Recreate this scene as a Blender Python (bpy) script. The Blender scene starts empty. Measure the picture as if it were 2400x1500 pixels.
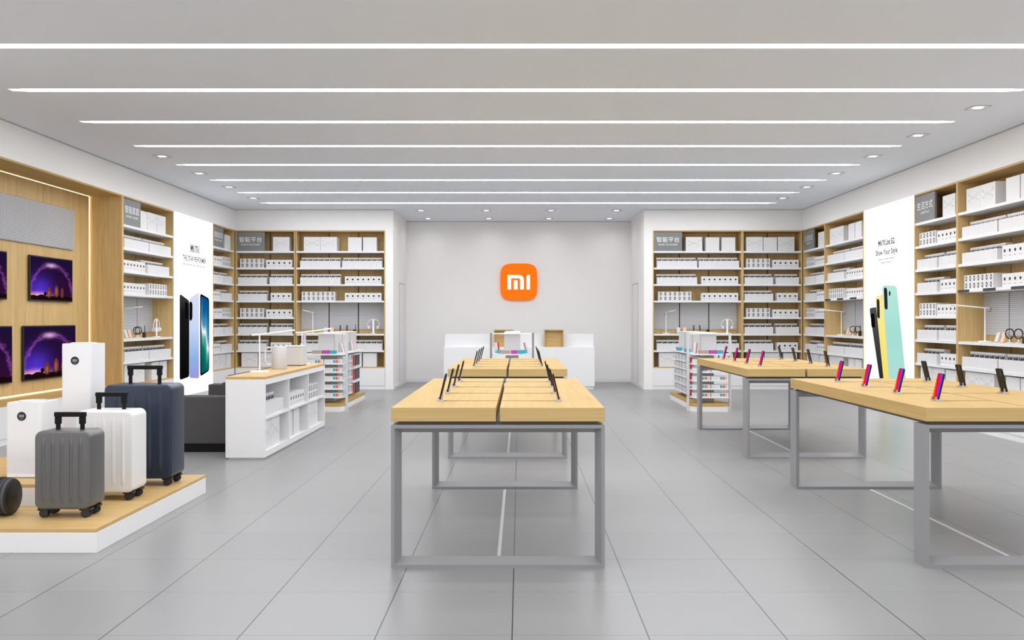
import bpy, math, random
from mathutils import Matrix, Vector

random.seed(7)
S = bpy.context.scene
COL = S.collection
PI = math.pi

# ------------------------------------------------------------------ camera
cam = bpy.data.cameras.new('camera')
cam.sensor_fit = 'HORIZONTAL'
cam.sensor_width = 36.0
cam.lens = 30.0
cam.shift_x = -18.0 / 2400.0
cam.clip_start = 0.05
cam.clip_end = 100
CAM = bpy.data.objects.new('camera', cam)
CAM.location = (0, 0, 1.393)
CAM.rotation_euler = (PI / 2, 0, 0)
COL.objects.link(CAM)
S.camera = CAM

# ------------------------------------------------------------------ world: bright mall hall in front of the open shop front
W = bpy.data.worlds.new('world')
S.world = W
W.use_nodes = True
W.node_tree.nodes['Background'].inputs[0].default_value = (1.0, 1.0, 1.0, 1)
W.node_tree.nodes['Background'].inputs[1].default_value = 1.35

# ------------------------------------------------------------------ exposure
S.view_settings.view_transform = 'Standard'
S.view_settings.look = 'None'
S.view_settings.gamma = 1.0
S.view_settings.use_curve_mapping = False
S.view_settings.exposure = 0.06
STRIP_POWER = 21.0          # radiance of the ceiling's line lights
SPOT_POWER = 3.0           # radiance of the square downlights
BAY_SPOT_WATTS = 30.0
RECESS_SPOT_WATTS = 9.0
LED_POWER = 3.6            # warm led profile around the tv niche

# ------------------------------------------------------------------ node helpers
def lin(c):
    def f(u):
        u /= 255.0
        return u / 12.92 if u <= 0.04045 else ((u + 0.055) / 1.055) ** 2.4
    return (f(c[0]), f(c[1]), f(c[2]), 1.0)

class NT:
    def __init__(s, name):
        s.mat = bpy.data.materials.new(name)
        s.mat.use_nodes = True
        s.t = s.mat.node_tree
        s.b = s.t.nodes['Principled BSDF']
        s.out = s.t.nodes['Material Output']
    def n(s, typ, **kw):
        nd = s.t.nodes.new(typ)
        for k, v in kw.items():
            setattr(nd, k, v)
        return nd
    def put(s, sock, v):
        if isinstance(v, bpy.types.NodeSocket):
            s.t.links.new(v, sock)
        else:
            sock.default_value = v
    def m(s, op, a, b=0.0, c=0.0):
        nd = s.n('ShaderNodeMath', operation=op)
        s.put(nd.inputs[0], a); s.put(nd.inputs[1], b); s.put(nd.inputs[2], c)
        return nd.outputs[0]
    def mix(s, fac, a, b):
        nd = s.n('ShaderNodeMix', data_type='RGBA')
        s.put(nd.inputs[0], fac); s.put(nd.inputs[6], a); s.put(nd.inputs[7], b)
        return nd.outputs[2]
    def add(s, fac, a, b):
        nd = s.n('ShaderNodeMix', data_type='RGBA', blend_type='ADD')
        s.put(nd.inputs[0], fac); s.put(nd.inputs[6], a); s.put(nd.inputs[7], b)
        return nd.outputs[2]
    def xyz(s, kind='Object'):
        tc = s.n('ShaderNodeTexCoord')
        sp = s.n('ShaderNodeSeparateXYZ')
        s.t.links.new(tc.outputs[kind], sp.inputs[0])
        return tc.outputs[kind], sp.outputs[0], sp.outputs[1], sp.outputs[2]
    def noise(s, vec, scale=(1, 1, 1), detail=3.0, rough=0.55, off=(0, 0, 0)):
        mp = s.n('ShaderNodeMapping')
        s.t.links.new(vec, mp.inputs[0])
        mp.inputs['Scale'].default_value = scale
        mp.inputs['Location'].default_value = off
        nz = s.n('ShaderNodeTexNoise')
        nz.inputs['Scale'].default_value = 1.0
        nz.inputs['Detail'].default_value = detail
        nz.inputs['Roughness'].default_value = rough
        s.t.links.new(mp.outputs[0], nz.inputs['Vector'])
        return nz.outputs['Fac']
    def ramp(s, fac, stops):
        r = s.n('ShaderNodeValToRGB')
        e = r.color_ramp.elements
        while len(e) < len(stops):
            e.new(0.5)
        for i, (p, c) in enumerate(stops):
            e[i].position = p
            e[i].color = c
        s.put(r.inputs[0], fac)
        return r.outputs[0]

def plain(name, rgb, rough=0.5, metal=0.0, spec=0.5, emit=0.0):
    k = NT(name)
    b = k.b
    b.inputs['Base Color'].default_value = lin(rgb)
    b.inputs['Roughness'].default_value = rough
    b.inputs['Metallic'].default_value = metal
    b.inputs['Specular IOR Level'].default_value = spec
    if emit:
        b.inputs['Emission Color'].default_value = lin(rgb)
        b.inputs['Emission Strength'].default_value = emit
    return k.mat

def emitter(name, rgb, power):
    k = NT(name)
    em = k.n('ShaderNodeEmission')
    em.inputs[0].default_value = lin(rgb)
    em.inputs[1].default_value = power
    k.t.links.new(em.outputs[0], k.out.inputs[0])
    return k.mat

def painted(name, rgb, rough=0.55, spec=0.4, var=0.02, scale=6.0):
    """A paint with very slight unevenness."""
    k = NT(name)
    v, x, y, z = k.xyz()
    f = k.noise(v, (scale, scale, scale))
    c = lin(rgb)
    d = tuple(min(1, u * (1 - var)) for u in c[:3]) + (1,)
    k.t.links.new(k.mix(f, c, d), k.b.inputs['Base Color'])
    k.b.inputs['Roughness'].default_value = rough
    k.b.inputs['Specular IOR Level'].default_value = spec
    return k.mat

def wood(name, light, dark, scale, rough=0.45, spec=0.3):
    k = NT(name)
    v, x, y, z = k.xyz()
    f1 = k.noise(v, scale, 4.0, 0.6)
    f2 = k.noise(v, tuple(u * 3.1 for u in scale), 3.0, 0.5, (3, 7, 1))
    f = k.m('ADD', k.m('MULTIPLY', f1, 0.65), k.m('MULTIPLY', f2, 0.35))
    c = k.ramp(f, [(0.30, lin(dark)), (0.68, lin(light))])
    k.t.links.new(c, k.b.inputs['Base Color'])
    k.b.inputs['Roughness'].default_value = rough
    k.b.inputs['Specular IOR Level'].default_value = spec
    return k.mat

def floor_tile():
    k = NT('floor_tile')
    v, x, y, z = k.xyz()
    u = k.m('DIVIDE', k.m('ADD', x, 0.0334 + 60.0), 0.6)
    w = k.m('DIVIDE', k.m('ADD', y, -4.37 + 60.0), 0.6)
    def edge(t, width):
        fr = k.m('FRACT', t)
        d = k.m('MINIMUM', fr, k.m('SUBTRACT', 1.0, fr))
        return k.m('LESS_THAN', d, width / 0.6)
    gx = edge(u, 0.0028)
    gy = k.m('MULTIPLY', edge(w, 0.0026), 0.42)
    g = k.m('MAXIMUM', gx, gy)
    cmb = k.n('ShaderNodeCombineXYZ')
    k.put(cmb.inputs[0], k.m('FLOOR', u)); k.put(cmb.inputs[1], k.m('FLOOR', w))
    wn = k.n('ShaderNodeTexWhiteNoise')
    k.t.links.new(cmb.outputs[0], wn.inputs['Vector'])
    n1 = k.noise(v, (1.7, 2.3, 1.0), 5.0, 0.6)
    n2 = k.noise(v, (9, 14, 1.0), 4.0, 0.6)
    f = k.m('ADD', k.m('MULTIPLY', wn.outputs['Value'], 0.35), k.m('ADD', k.m('MULTIPLY', n1, 0.4), k.m('MULTIPLY', n2, 0.25)))
    base = k.mix(f, lin((138, 138, 138)), lin((149, 149, 149)))
    col = k.mix(g, base, lin((66, 66, 66)))
    k.t.links.new(col, k.b.inputs['Base Color'])
    k.b.inputs['Roughness'].default_value = 0.32
    k.b.inputs['Specular IOR Level'].default_value = 0.38
    return k.mat

def grid_sheet(name, pitch_a, pitch_b, axes, light, dark, wa, wb):
    """Thin light wires over dark holes: axes name the two object axes the wires repeat along."""
    k = NT(name)
    v, x, y, z = k.xyz()
    ax = {'x': x, 'y': y, 'z': z}
    def wire(t, p, w):
        fr = k.m('FRACT', k.m('DIVIDE', k.m('ADD', t, 50.0), p))
        return k.m('LESS_THAN', fr, w)
    g = k.m('MAXIMUM', wire(ax[axes[0]], pitch_a, wa), wire(ax[axes[1]], pitch_b, wb))
    k.t.links.new(k.mix(g, lin(dark), lin(light)), k.b.inputs['Base Color'])
    k.b.inputs['Roughness'].default_value = 0.5
    return k.mat

def dotted_shell():
    """White plastic whose lower part is drilled with fine rows of holes that shrink towards the top."""
    k = NT('drilled_white_plastic')
    v, x, y, z = k.xyz()
    gv, gx, gy, gz = k.xyz('Generated')
    p = 0.0085
    def wave(t):
        fr = k.m('FRACT', k.m('DIVIDE', k.m('ADD', t, 10.0), p))
        return k.m('ABSOLUTE', k.m('SUBTRACT', fr, 0.5))
    h = k.m('ADD', x, y)
    d = k.m('ADD', k.m('POWER', wave(h), 2.0), k.m('POWER', wave(z), 2.0))
    r = k.m('MULTIPLY', k.m('SMOOTH_MIN', k.m('MULTIPLY', k.m('SUBTRACT', 0.66, gz), 2.4), 1.0, 0.1), 0.36)
    hole = k.m('LESS_THAN', k.m('SQRT', d), r)
    low = k.m('GREATER_THAN', gz, 0.045)
    hole = k.m('MULTIPLY', hole, low)
    k.t.links.new(k.mix(hole, lin((240, 240, 243)), lin((190, 190, 210))), k.b.inputs['Base Color'])
    k.b.inputs['Roughness'].default_value = 0.38
    return k.mat

def night_sky():
    """The television picture: a star arch over a violet dusk."""
    k = NT('night_sky_picture')
    v, _, _, _ = k.xyz('Generated')
    sp = k.n('ShaderNodeSeparateXYZ'); k.t.links.new(v, sp.inputs[0])
    u, w = sp.outputs[0], sp.outputs[2]
    nz = k.noise(v, (7, 1, 7), 6.0, 0.65)
    nb = k.noise(v, (22, 1, 22), 4.0, 0.6)
    def sq(t):
        return k.m('MULTIPLY', t, t)
    du = k.m('DIVIDE', k.m('SUBTRACT', u, 0.50), 0.50)
    dw = k.m('DIVIDE', k.m('SUBTRACT', w, 0.14), 0.70)
    r = k.m('SQRT', k.m('ADD', sq(du), sq(dw)))
    rr = k.m('ADD', r, k.m('MULTIPLY', k.m('SUBTRACT', nz, 0.5), 0.42))
    band = k.m('EXPONENT', k.m('MULTIPLY', sq(k.m('DIVIDE', k.m('SUBTRACT', rr, 1.0), 0.055)), -1.0))
    band = k.m('MULTIPLY', band, k.m('MULTIPLY', k.m('POWER', nb, 2.2), 3.2))
    core = k.m('EXPONENT', k.m('MULTIPLY', k.m('ADD', sq(k.m('DIVIDE', k.m('SUBTRACT', u, 0.47), 0.10)), sq(k.m('DIVIDE', k.m('SUBTRACT', w, 0.83), 0.045))), -1.0))
    glow = k.m('EXPONENT', k.m('MULTIPLY', k.m('ADD', sq(k.m('DIVIDE', k.m('SUBTRACT', u, 0.22), 0.24)), sq(k.m('DIVIDE', k.m('SUBTRACT', w, 0.22), 0.28))), -1.0))
    hor = k.m('EXPONENT', k.m('MULTIPLY', k.m('ADD', sq(k.m('DIVIDE', k.m('SUBTRACT', u, 0.18), 0.24)), sq(k.m('DIVIDE', k.m('SUBTRACT', w, 0.11), 0.06))), -1.0))
    c = k.mix(w, lin((52, 14, 52)), lin((30, 18, 58)))
    c = k.add(band, c, lin((128, 64, 150)))
    c = k.add(core, c, lin((215, 170, 205)))
    c = k.add(glow, c, lin((72, 48, 205)))
    c = k.add(hor, c, lin((235, 165, 90)))
    em = k.n('ShaderNodeEmission')
    k.t.links.new(c, em.inputs[0]); em.inputs[1].default_value = 0.85
    k.t.links.new(em.outputs[0], k.out.inputs[0])
    return k.mat

def phone_picture():
    k = NT('phone_wallpaper')
    v, _, _, _ = k.xyz('Generated')
    sp = k.n('ShaderNodeSeparateXYZ'); k.t.links.new(v, sp.inputs[0])
    nz = k.noise(v, (1.5, 2.5, 2.0), 2.0, 0.5)
    # the picture runs warm to cool across the screen with a slow wave
    f = k.m('ADD', k.m('MULTIPLY', k.m('SUBTRACT', 1.0, sp.outputs[1]), 0.72), k.m('MULTIPLY', k.m('SUBTRACT', nz, 0.5), 0.7))
    f = k.m('ADD', f, k.m('MULTIPLY', sp.outputs[2], 0.25))
    c = k.ramp(f, [(0.0, lin((255, 120, 20))), (0.22, lin((250, 70, 30))), (0.42, lin((235, 15, 40))),
                   (0.58, lin((225, 30, 120))), (0.72, lin((130, 60, 220))), (0.86, lin((70, 70, 200))), (1.0, lin((25, 15, 80)))])
    em = k.n('ShaderNodeEmission')
    k.t.links.new(c, em.inputs[0]); em.inputs[1].default_value = 0.9
    k.t.links.new(em.outputs[0], k.out.inputs[0])
    return k.mat

def backlit_ramp(name, stops, axis=2, wave=0.0):
    k = NT(name)
    v, _, _, _ = k.xyz('Generated')
    sp = k.n('ShaderNodeSeparateXYZ'); k.t.links.new(v, sp.inputs[0])
    f = sp.outputs[axis]
    if wave:
        nz = k.noise(v, (2.2, 1, 1.6), 1.5, 0.4)
        f = k.m('ADD', f, k.m('MULTIPLY', k.m('SUBTRACT', nz, 0.5), wave))
        f = k.m('ADD', f, k.m('MULTIPLY', k.m('SUBTRACT', sp.outputs[0], 0.5), 0.25))
    c = k.ramp(f, [(p, lin(q)) for p, q in stops])
    em = k.n('ShaderNodeEmission')
    k.t.links.new(c, em.inputs[0]); em.inputs[1].default_value = 1.0
    k.t.links.new(em.outputs[0], k.out.inputs[0])
    return k.mat

# ------------------------------------------------------------------ materials
OAK_L, OAK_D = (220, 190, 134), (192, 158, 104)
M = dict(
    wall=painted('wall_paint', (244, 242, 240), 0.7, 0.2),
    ceiling=painted('ceiling_paint', (238, 242, 249), 0.8, 0.15),
    joint=plain('grey_joint', (186, 185, 185), 0.8),
    floor=floor_tile(),
    white=painted('white_lacquer', (236, 235, 236), 0.4, 0.4),
    shelf=painted('white_shelf_board', (230, 230, 231), 0.4, 0.4),
    oak_up=wood('oak_upright', OAK_L, OAK_D, (26, 26, 1.3)),
    oak_long=wood('oak_table_top', (200, 170, 112), (184, 150, 92), (24, 1.4, 60), 0.6, 0.22),
    oak_end=wood('oak_table_end', (208, 179, 122), (188, 156, 100), (1.5, 24, 70)),
    oak_x=wood('oak_cross_grain', (212, 180, 124), (190, 154, 98), (1.3, 22, 60)),
    dark_gap=plain('dark_gap', (38, 32, 26), 0.8),
    joint_dark=plain('dark_seam', (96, 95, 98), 0.6),
    post_paint=plain('pale_grey_post', (214, 214, 217), 0.4),
    handle=plain('handle_black', (7, 7, 8), 0.55, 0, 0.25),
    steel=painted('grey_steel_paint', (146, 145, 147), 0.42, 0.45, 0.03),
    apron=plain('dark_grey_apron', (88, 87, 88), 0.5),
    black=plain('black_plastic', (18, 18, 19), 0.35),
    soft_black=plain('phone_back', (26, 24, 23), 0.45, 0, 0.2),
    rubber=plain('rubber', (40, 40, 42), 0.6),
    tread=plain('tread_rubber', (92, 92, 95), 0.6),
    silver=plain('silver_metal', (206, 204, 200), 0.28, 0.85),
    carton=painted('white_carton', (226, 225, 226), 0.5, 0.35),
    ink=plain('black_ink', (26, 26, 28), 0.5),
    grey_ink=plain('grey_ink', (150, 150, 152), 0.6),
    soft_ink=plain('soft_grey_ink', (182, 181, 182), 0.6),
    pale_ink=plain('pale_ink', (210, 209, 210), 0.6),
    dark_print=plain('dark_print', (44, 43, 48), 0.5),
    mid_print=plain('mid_print', (202, 200, 202), 0.5),
    sign=plain('grey_sign_board', (128, 128, 129), 0.5),
    sign_text=plain('white_sign_letters', (250, 250, 250), 0.5),
    peg=grid_sheet('grey_louvre_sheet', 0.024, 0.6, 'zx', (205, 205, 208), (150, 150, 153), 0.72, 0.004),
    mesh=grid_sheet('white_mesh_sheet', 0.030, 0.0185, 'xz', (112, 112, 118), (216, 216, 218), 0.22, 0.34),
    strip=emitter('line_light_diffuser', (250, 252, 255), STRIP_POWER),
    spot=emitter('downlight_lens', (255, 252, 246), SPOT_POWER),
    led=emitter('warm_led', (255, 242, 198), LED_POWER),
    lightbox=emitter('lightbox_sheet', (255, 255, 255), 1.15),
    orange=plain('orange_logo', (242, 112, 0), 0.6, 0, 0.15, 0.35),
    logo_white=plain('white_logo_letters', (255, 255, 255), 0.4, 0, 0.4, 0.4),
    tv_sky=night_sky(),
    tv_ground=emitter('picture_ground', (26, 12, 12), 0.9),
    tv_rock=emitter('picture_rock', (120, 58, 52), 0.8),
    tv_rock_lit=emitter('picture_rock_lit', (165, 98, 84), 0.8),
    phone=phone_picture(),
    print_black=emitter('print_black', (10, 10, 11), 1.0),
    print_text=emitter('print_text', (40, 38, 40), 1.0),
    print_grey=emitter('print_grey', (186, 186, 188), 1.0),
    ph_black=backlit_ramp('print_black_phone', [(0, (8, 8, 9)), (0.8, (24, 24, 26)), (1, (58, 58, 60))]),
    ph_blue=backlit_ramp('print_blue_phone', [(0, (150, 150, 215)), (0.25, (140, 175, 225)), (0.6, (196, 212, 240)), (1, (214, 216, 240))]),
    ph_teal=backlit_ramp('print_screen_phone', [(0, (4, 90, 84)), (0.28, (10, 120, 112)), (0.42, (90, 175, 160)), (0.5, (235, 245, 245)), (0.6, (70, 150, 190)), (0.8, (14, 92, 150)), (1, (10, 62, 110))], 2, 0.5),
    ph_char=backlit_ramp('print_charcoal_phone', [(0, (26, 26, 27)), (1, (78, 78, 78))]),
    ph_yellow=backlit_ramp('print_yellow_phone', [(0, (242, 218, 96)), (1, (247, 232, 150))]),
    ph_mint=backlit_ramp('print_mint_phone', [(0, (172, 220, 212)), (0.6, (164, 219, 209)), (1, (182, 230, 218))]),
    sofa=painted('dark_grey_fabric', (84, 82, 83), 0.85, 0.2, 0.12, 60),
    case_grey=plain('suitcase_grey', (104, 103, 103), 0.32, 0.35, 0.5),
    case_white=plain('suitcase_white', (228, 227, 226), 0.32, 0, 0.45),
    case_navy=plain('suitcase_navy', (40, 50, 70), 0.3, 0.15, 0.5),
    drilled=dotted_shell(),
    plastic=plain('white_plastic', (238, 238, 240), 0.35),
    plastic_grey=plain('pale_grey_plastic', (206, 206, 206), 0.45),
    white_metal=plain('white_painted_metal', (244, 243, 242), 0.35),
    lit_ink=plain('display_digits', (150, 158, 165), 0.5, 0, 0.4, 0.1),
    teal=plain('teal_card', (62, 168, 184), 0.5),
    coral=plain('coral_card', (226, 98, 92), 0.5),
    beige=plain('beige_card', (226, 188, 160), 0.5),
    magenta=plain('magenta_card', (192, 62, 172), 0.5),
    brown=plain('taupe_card', (178, 156, 142), 0.55),
    red=plain('red_card', (220, 36, 48), 0.5),
    charcoal=plain('charcoal_card', (52, 54, 62), 0.5),
    slate=plain('slate_teal_card', (54, 86, 98), 0.5),
    cable=plain('tan_cable', (176, 150, 104), 0.6),
    slit_light=plain('pale_slit_light', (222, 221, 219), 0.4),  # pale colour standing in for light through the tabletop gap
)

# ------------------------------------------------------------------ mesh builder
class MB:
    def __init__(s):
        s.v, s.f, s.m = [], [], []
    def poly(s, pts, m=0):
        i = len(s.v)
        s.v += [tuple(p) for p in pts]
        s.f.append(tuple(range(i, i + len(pts)))); s.m.append(m)
        return s
    def box(s, x0, x1, y0, y1, z0, z1, m=0, my=None, mz=None):
        """my / mz: other material slots for the faces that look along y / z."""
        i = len(s.v)
        s.v += [(x0, y0, z0), (x1, y0, z0), (x1, y1, z0), (x0, y1, z0), (x0, y0, z1), (x1, y0, z1), (x1, y1, z1), (x0, y1, z1)]
        my = m if my is None else my
        mz = m if mz is None else mz
        for q, k in (((0, 3, 2, 1), mz), ((4, 5, 6, 7), mz), ((0, 1, 5, 4), my), ((2, 3, 7, 6), my), ((1, 2, 6, 5), m), ((3, 0, 4, 7), m)):
            s.f.append(tuple(i + j for j in q)); s.m.append(k)
        return s
    def prism(s, pts, axis, a, b, m=0, mcap=None):
        """A closed 2-d outline (counter-clockwise) run from a to b along an axis; axis z: (x,y), y: (x,z), x: (y,z)."""
        mcap = m if mcap is None else mcap
        def P(p, t):
            return {'z': (p[0], p[1], t), 'y': (p[0], t, p[1]), 'x': (t, p[0], p[1])}[axis]
        n, i = len(pts), len(s.v)
        s.v += [P(p, a) for p in pts] + [P(p, b) for p in pts]
        flip = axis == 'y'
        for j in range(n):
            k = (j + 1) % n
            q = (i + j, i + k, i + n + k, i + n + j)
            s.f.append(q[::-1] if flip else q); s.m.append(m)
        c0, c1 = tuple(range(i + n - 1, i - 1, -1)), tuple(range(i + n, i + 2 * n))
        s.f += [c0[::-1] if flip else c0, c1[::-1] if flip else c1]; s.m += [mcap, mcap]
        return s
    def lathe(s, prof, seg=24, c=(0, 0, 0), axis='z', m=0, caps=True):
        """prof: (radius, height) rows bottom to top about an axis through c."""
        i = len(s.v)
        for r, h in prof:
            for k in range(seg):
                a = 2 * PI * k / seg
                p, q = r * math.cos(a), r * math.sin(a)
                d = {'z': (p, q, h), 'x': (h, p, q), 'y': (q, h, p)}[axis]
                s.v.append((c[0] + d[0], c[1] + d[1], c[2] + d[2]))
        for j in range(len(prof) - 1):
            for k in range(seg):
                l = (k + 1) % seg
                s.f.append((i + j * seg + k, i + j * seg + l, i + (j + 1) * seg + l, i + (j + 1) * seg + k)); s.m.append(m)
        if caps:
            s.f.append(tuple(i + k for k in range(seg - 1, -1, -1))); s.m.append(m)
            e = i + (len(prof) - 1) * seg
            s.f.append(tuple(e + k for k in range(seg))); s.m.append(m)
        return s
    def tube(s, path, r, seg=8, m=0, closed=False):
        path = [Vector(p) for p in path]
        n, i = len(path), len(s.v)
        for j, p in enumerate(path):
            a = path[(j - 1) % n] if closed or j > 0 else path[j]
            b = path[(j + 1) % n] if closed or j < n - 1 else path[j]
            t = (b - a).normalized()
            up = Vector((0, 0, 1)) if abs(t.z) < 0.9 else Vector((0, 1, 0))
            u = t.cross(up).normalized(); w = u.cross(t)
            for k in range(seg):
                g = 2 * PI * k / seg
                s.v.append(tuple(p + r * (math.cos(g) * u + math.sin(g) * w)))
        for j in range(n if closed else n - 1):
            jj = (j + 1) % n
            for k in range(seg):
                l = (k + 1) % seg
                s.f.append((i + j * seg + k, i + j * seg + l, i + jj * seg + l, i + jj * seg + k)); s.m.append(m)
        if not closed:
            s.f.append(tuple(i + k for k in range(seg - 1, -1, -1))); s.m.append(m)
            e = i + (n - 1) * seg
            s.f.append(tuple(e + k for k in range(seg))); s.m.append(m)
        return s
    def loft(s, rings, m=0):
        n, i = len(rings[0]), len(s.v)
        for r in rings:
            s.v += [tuple(p) for p in r]
        for j in range(len(rings) - 1):
            for k in range(n):
                l = (k + 1) % n
                s.f.append((i + j * n + k, i + j * n + l, i + (j + 1) * n + l, i + (j + 1) * n + k)); s.m.append(m)
        s.f.append(tuple(i + k for k in range(n - 1, -1, -1))); s.m.append(m)
        e = i + (len(rings) - 1) * n
        s.f.append(tuple(e + k for k in range(n))); s.m.append(m)
        return s
    def rot(s, M4):
        s.v = [tuple(M4 @ Vector(p)) for p in s.v]
        return s
    def mesh(s, name, mats, smooth=False):
        me = bpy.data.meshes.new(name)
        me.from_pydata(s.v, [], s.f)
        for k in (mats if isinstance(mats, (list, tuple)) else [mats]):
            me.materials.append(M[k] if isinstance(k, str) else k)
        me.polygons.foreach_set('material_index', s.m)
        if smooth:
            me.polygons.foreach_set('use_smooth', [True] * len(s.f))
        me.validate(); me.update()
        return me
    def build(s, name, mats, parent=None, loc=(0, 0, 0), rotz=0.0, smooth=False, bevel=0.0, seg=2):
        o = bpy.data.objects.new(name, s.mesh(name, mats, smooth))
        COL.objects.link(o)
        o.location = loc
        o.rotation_euler = (0, 0, rotz)
        if parent is not None:
            o.parent = parent
        if bevel:
            md = o.modifiers.new('edge_rounding', 'BEVEL')
            md.width = bevel; md.segments = seg; md.limit_method = 'ANGLE'; md.angle_limit = math.radians(35)
            md.harden_normals = smooth
        if smooth:
            try:
                o.data.set_sharp_from_angle(angle=math.radians(40))
            except Exception:
                pass
        return o

def tag(o, label, cat, group=None, kind=None):
    o['label'] = label; o['category'] = cat
    if group: o['group'] = group
    if kind: o['kind'] = kind
    return o

def thing(name, label, cat, loc=(0, 0, 0), rotz=0.0, group=None):
    o = bpy.data.objects.new(name, None)
    o.empty_display_size = 0.1
    COL.objects.link(o)
    o.location = loc; o.rotation_euler = (0, 0, rotz)
    return tag(o, label, cat, group)

def struct(name, mb, mats, **kw):
    o = mb.build(name, mats, **kw)
    o['kind'] = 'structure'
    return o

def rrect(x0, x1, y0, y1, r, n=5):
    out = []
    for cx, cy, a0 in ((x1 - r, y0 + r, -PI / 2), (x1 - r, y1 - r, 0), (x0 + r, y1 - r, PI / 2), (x0 + r, y0 + r, PI)):
        for k in range(n + 1):
            a = a0 + PI / 2 * k / n
            out.append((cx + r * math.cos(a), cy + r * math.sin(a)))
    return out

def round_quad(pts, r, n=4):
    """Round the corners of a planar 2-d polygon."""
    out, N = [], len(pts)
    for i in range(N):
        p, a, b = Vector(pts[i]), Vector(pts[i - 1]), Vector(pts[(i + 1) % N])
        u, w = (a - p), (b - p)
        q = min(r, u.length * 0.45, w.length * 0.45)
        s0, s1 = p + u.normalized() * q, p + w.normalized() * q
        for k in range(n + 1):
            t = k / n
            out.append(tuple((1 - t) ** 2 * s0 + 2 * t * (1 - t) * p + t * t * s1))
    return out

def text_mesh(name, body, x0, x1, z0, z1, y, mat, parent, bold=0.0):
    """Flat lettering in the x-z plane that fills the given rectangle and faces -y."""
    cu = bpy.data.curves.new(name, 'FONT')
    cu.body = body
    cu.offset = bold
    tmp = bpy.data.objects.new(name, cu)
    COL.objects.link(tmp)
    me = bpy.data.meshes.new_from_object(tmp.evaluated_get(bpy.context.evaluated_depsgraph_get()))
    bpy.data.objects.remove(tmp); bpy.data.curves.remove(cu)
    xs = [v.co.x for v in me.vertices]; ys = [v.co.y for v in me.vertices]
    ax, bx, ay, by = min(xs), max(xs), min(ys), max(ys)
    for v in me.vertices:
        v.co = (x0 + (v.co.x - ax) / (bx - ax) * (x1 - x0), y, z0 + (v.co.y - ay) / (by - ay) * (z1 - z0))
    me.materials.clear(); me.materials.append(M[mat])
    me.name = name
    o = bpy.data.objects.new(name, me)
    COL.objects.link(o); o.parent = parent
    return o

ORD = 'first second third fourth fifth sixth seventh eighth ninth tenth eleventh'.split()
NUM = 'zero one two three four five six seven eight nine ten eleven twelve'.split()

# ------------------------------------------------------------------ room
XL, XR, YB, YC = -5.713, 5.680, 17.13, 19.20        # side walls, shelf wall, wall of the recess
BXL, BXR = -2.54, 2.495                              # sides of the recess
H, SOF = 3.612, 3.195                                # ceiling, underside of the bulkheads
YF = 3.6                                            # open shop front, set far in so more world light enters
LINES = [6.913 + 1.326 * i for i in range(8)]        # line lights in the picture
LINES_FRONT = [6.913 - 1.326 * i for i in (1, 2)]  # unseen strips continuing the row, added to light the room

struct('floor', MB().box(-9.0, 9.0, -9.0, YC + 0.3, -0.12, 0.0), 'floor')  # carried on outside, unseen, to bounce light onto the ceiling
c = MB()
ys = sorted(LINES + LINES_FRONT)
LW, LX0, LX1, CAP = 0.052, -4.79, 4.74, 0.13
y0 = YF
for yl in ys:                                       # ceiling boards between the light slots
    c.box(-6.6, 6.6, y0, yl - LW, H, H + 0.1)
    c.box(-6.6, LX0 - CAP, yl - LW, yl + LW, H, H + 0.1)
    c.box(LX1 + CAP, 6.6, yl - LW, yl + LW, H, H + 0.1)
    y0 = yl + LW
c.box(-6.6, 6.6, y0, YC + 0.3, H, H + 0.1)
struct('ceiling', c, 'ceiling')

w = MB()
w.box(-6.6, XL, YF, 17.6, SOF, H + 0.05)             # bulkhead over the units
w.box(-6.6, XL, YF, 7.6, 0, SOF)                     # solid wall towards the shop front
w.box(-6.6, -6.2, 7.6, 17.6, 0, SOF)
struct('wall_left', w, 'wall')
w = MB()
w.box(XR, 6.6, YF, 17.6, SOF, H + 0.05)
w.box(XR, 6.6, YF, 9.28, 0, SOF)
w.box(6.15, 6.6, 9.28, 17.6, 0, SOF)
struct('wall_right', w, 'wall')
struct('wall_back', MB().box(BXL - 0.2, BXR + 0.2, YC, YC + 0.25, 0, H + 0.05), 'wall')
w = MB()
w.box(XL, -2.698, YB, YC + 0.25, SOF, H + 0.05)
w.box(-2.698, BXL, YB, YC + 0.25, 0, H + 0.05)
w.box(-6.2, -2.698, YB + 0.42, YC + 0.25, 0, SOF)
struct('wall_back_left', w, 'wall')
w = MB()
w.box(2.672, XR, YB, YC + 0.25, SOF, H + 0.05)
w.box(BXR, 2.672, YB, YC + 0.25, 0, H + 0.05)
w.box(2.672, 6.15, YB + 0.42, YC + 0.25, 0, SOF)
struct('wall_back_right', w, 'wall')
struct('baseboard_back', MB().box(BXL, BXR, YC - 0.012, YC, 0, 0.07), 'white')
struct('baseboard_left', MB().box(BXL, BXL + 0.012, YB + 0.02, YC - 0.013, 0, 0.06), 'white')
struct('baseboard_right', MB().box(BXR - 0.012, BXR, YB + 0.02, YC - 0.013, 0, 0.06), 'white')
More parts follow.
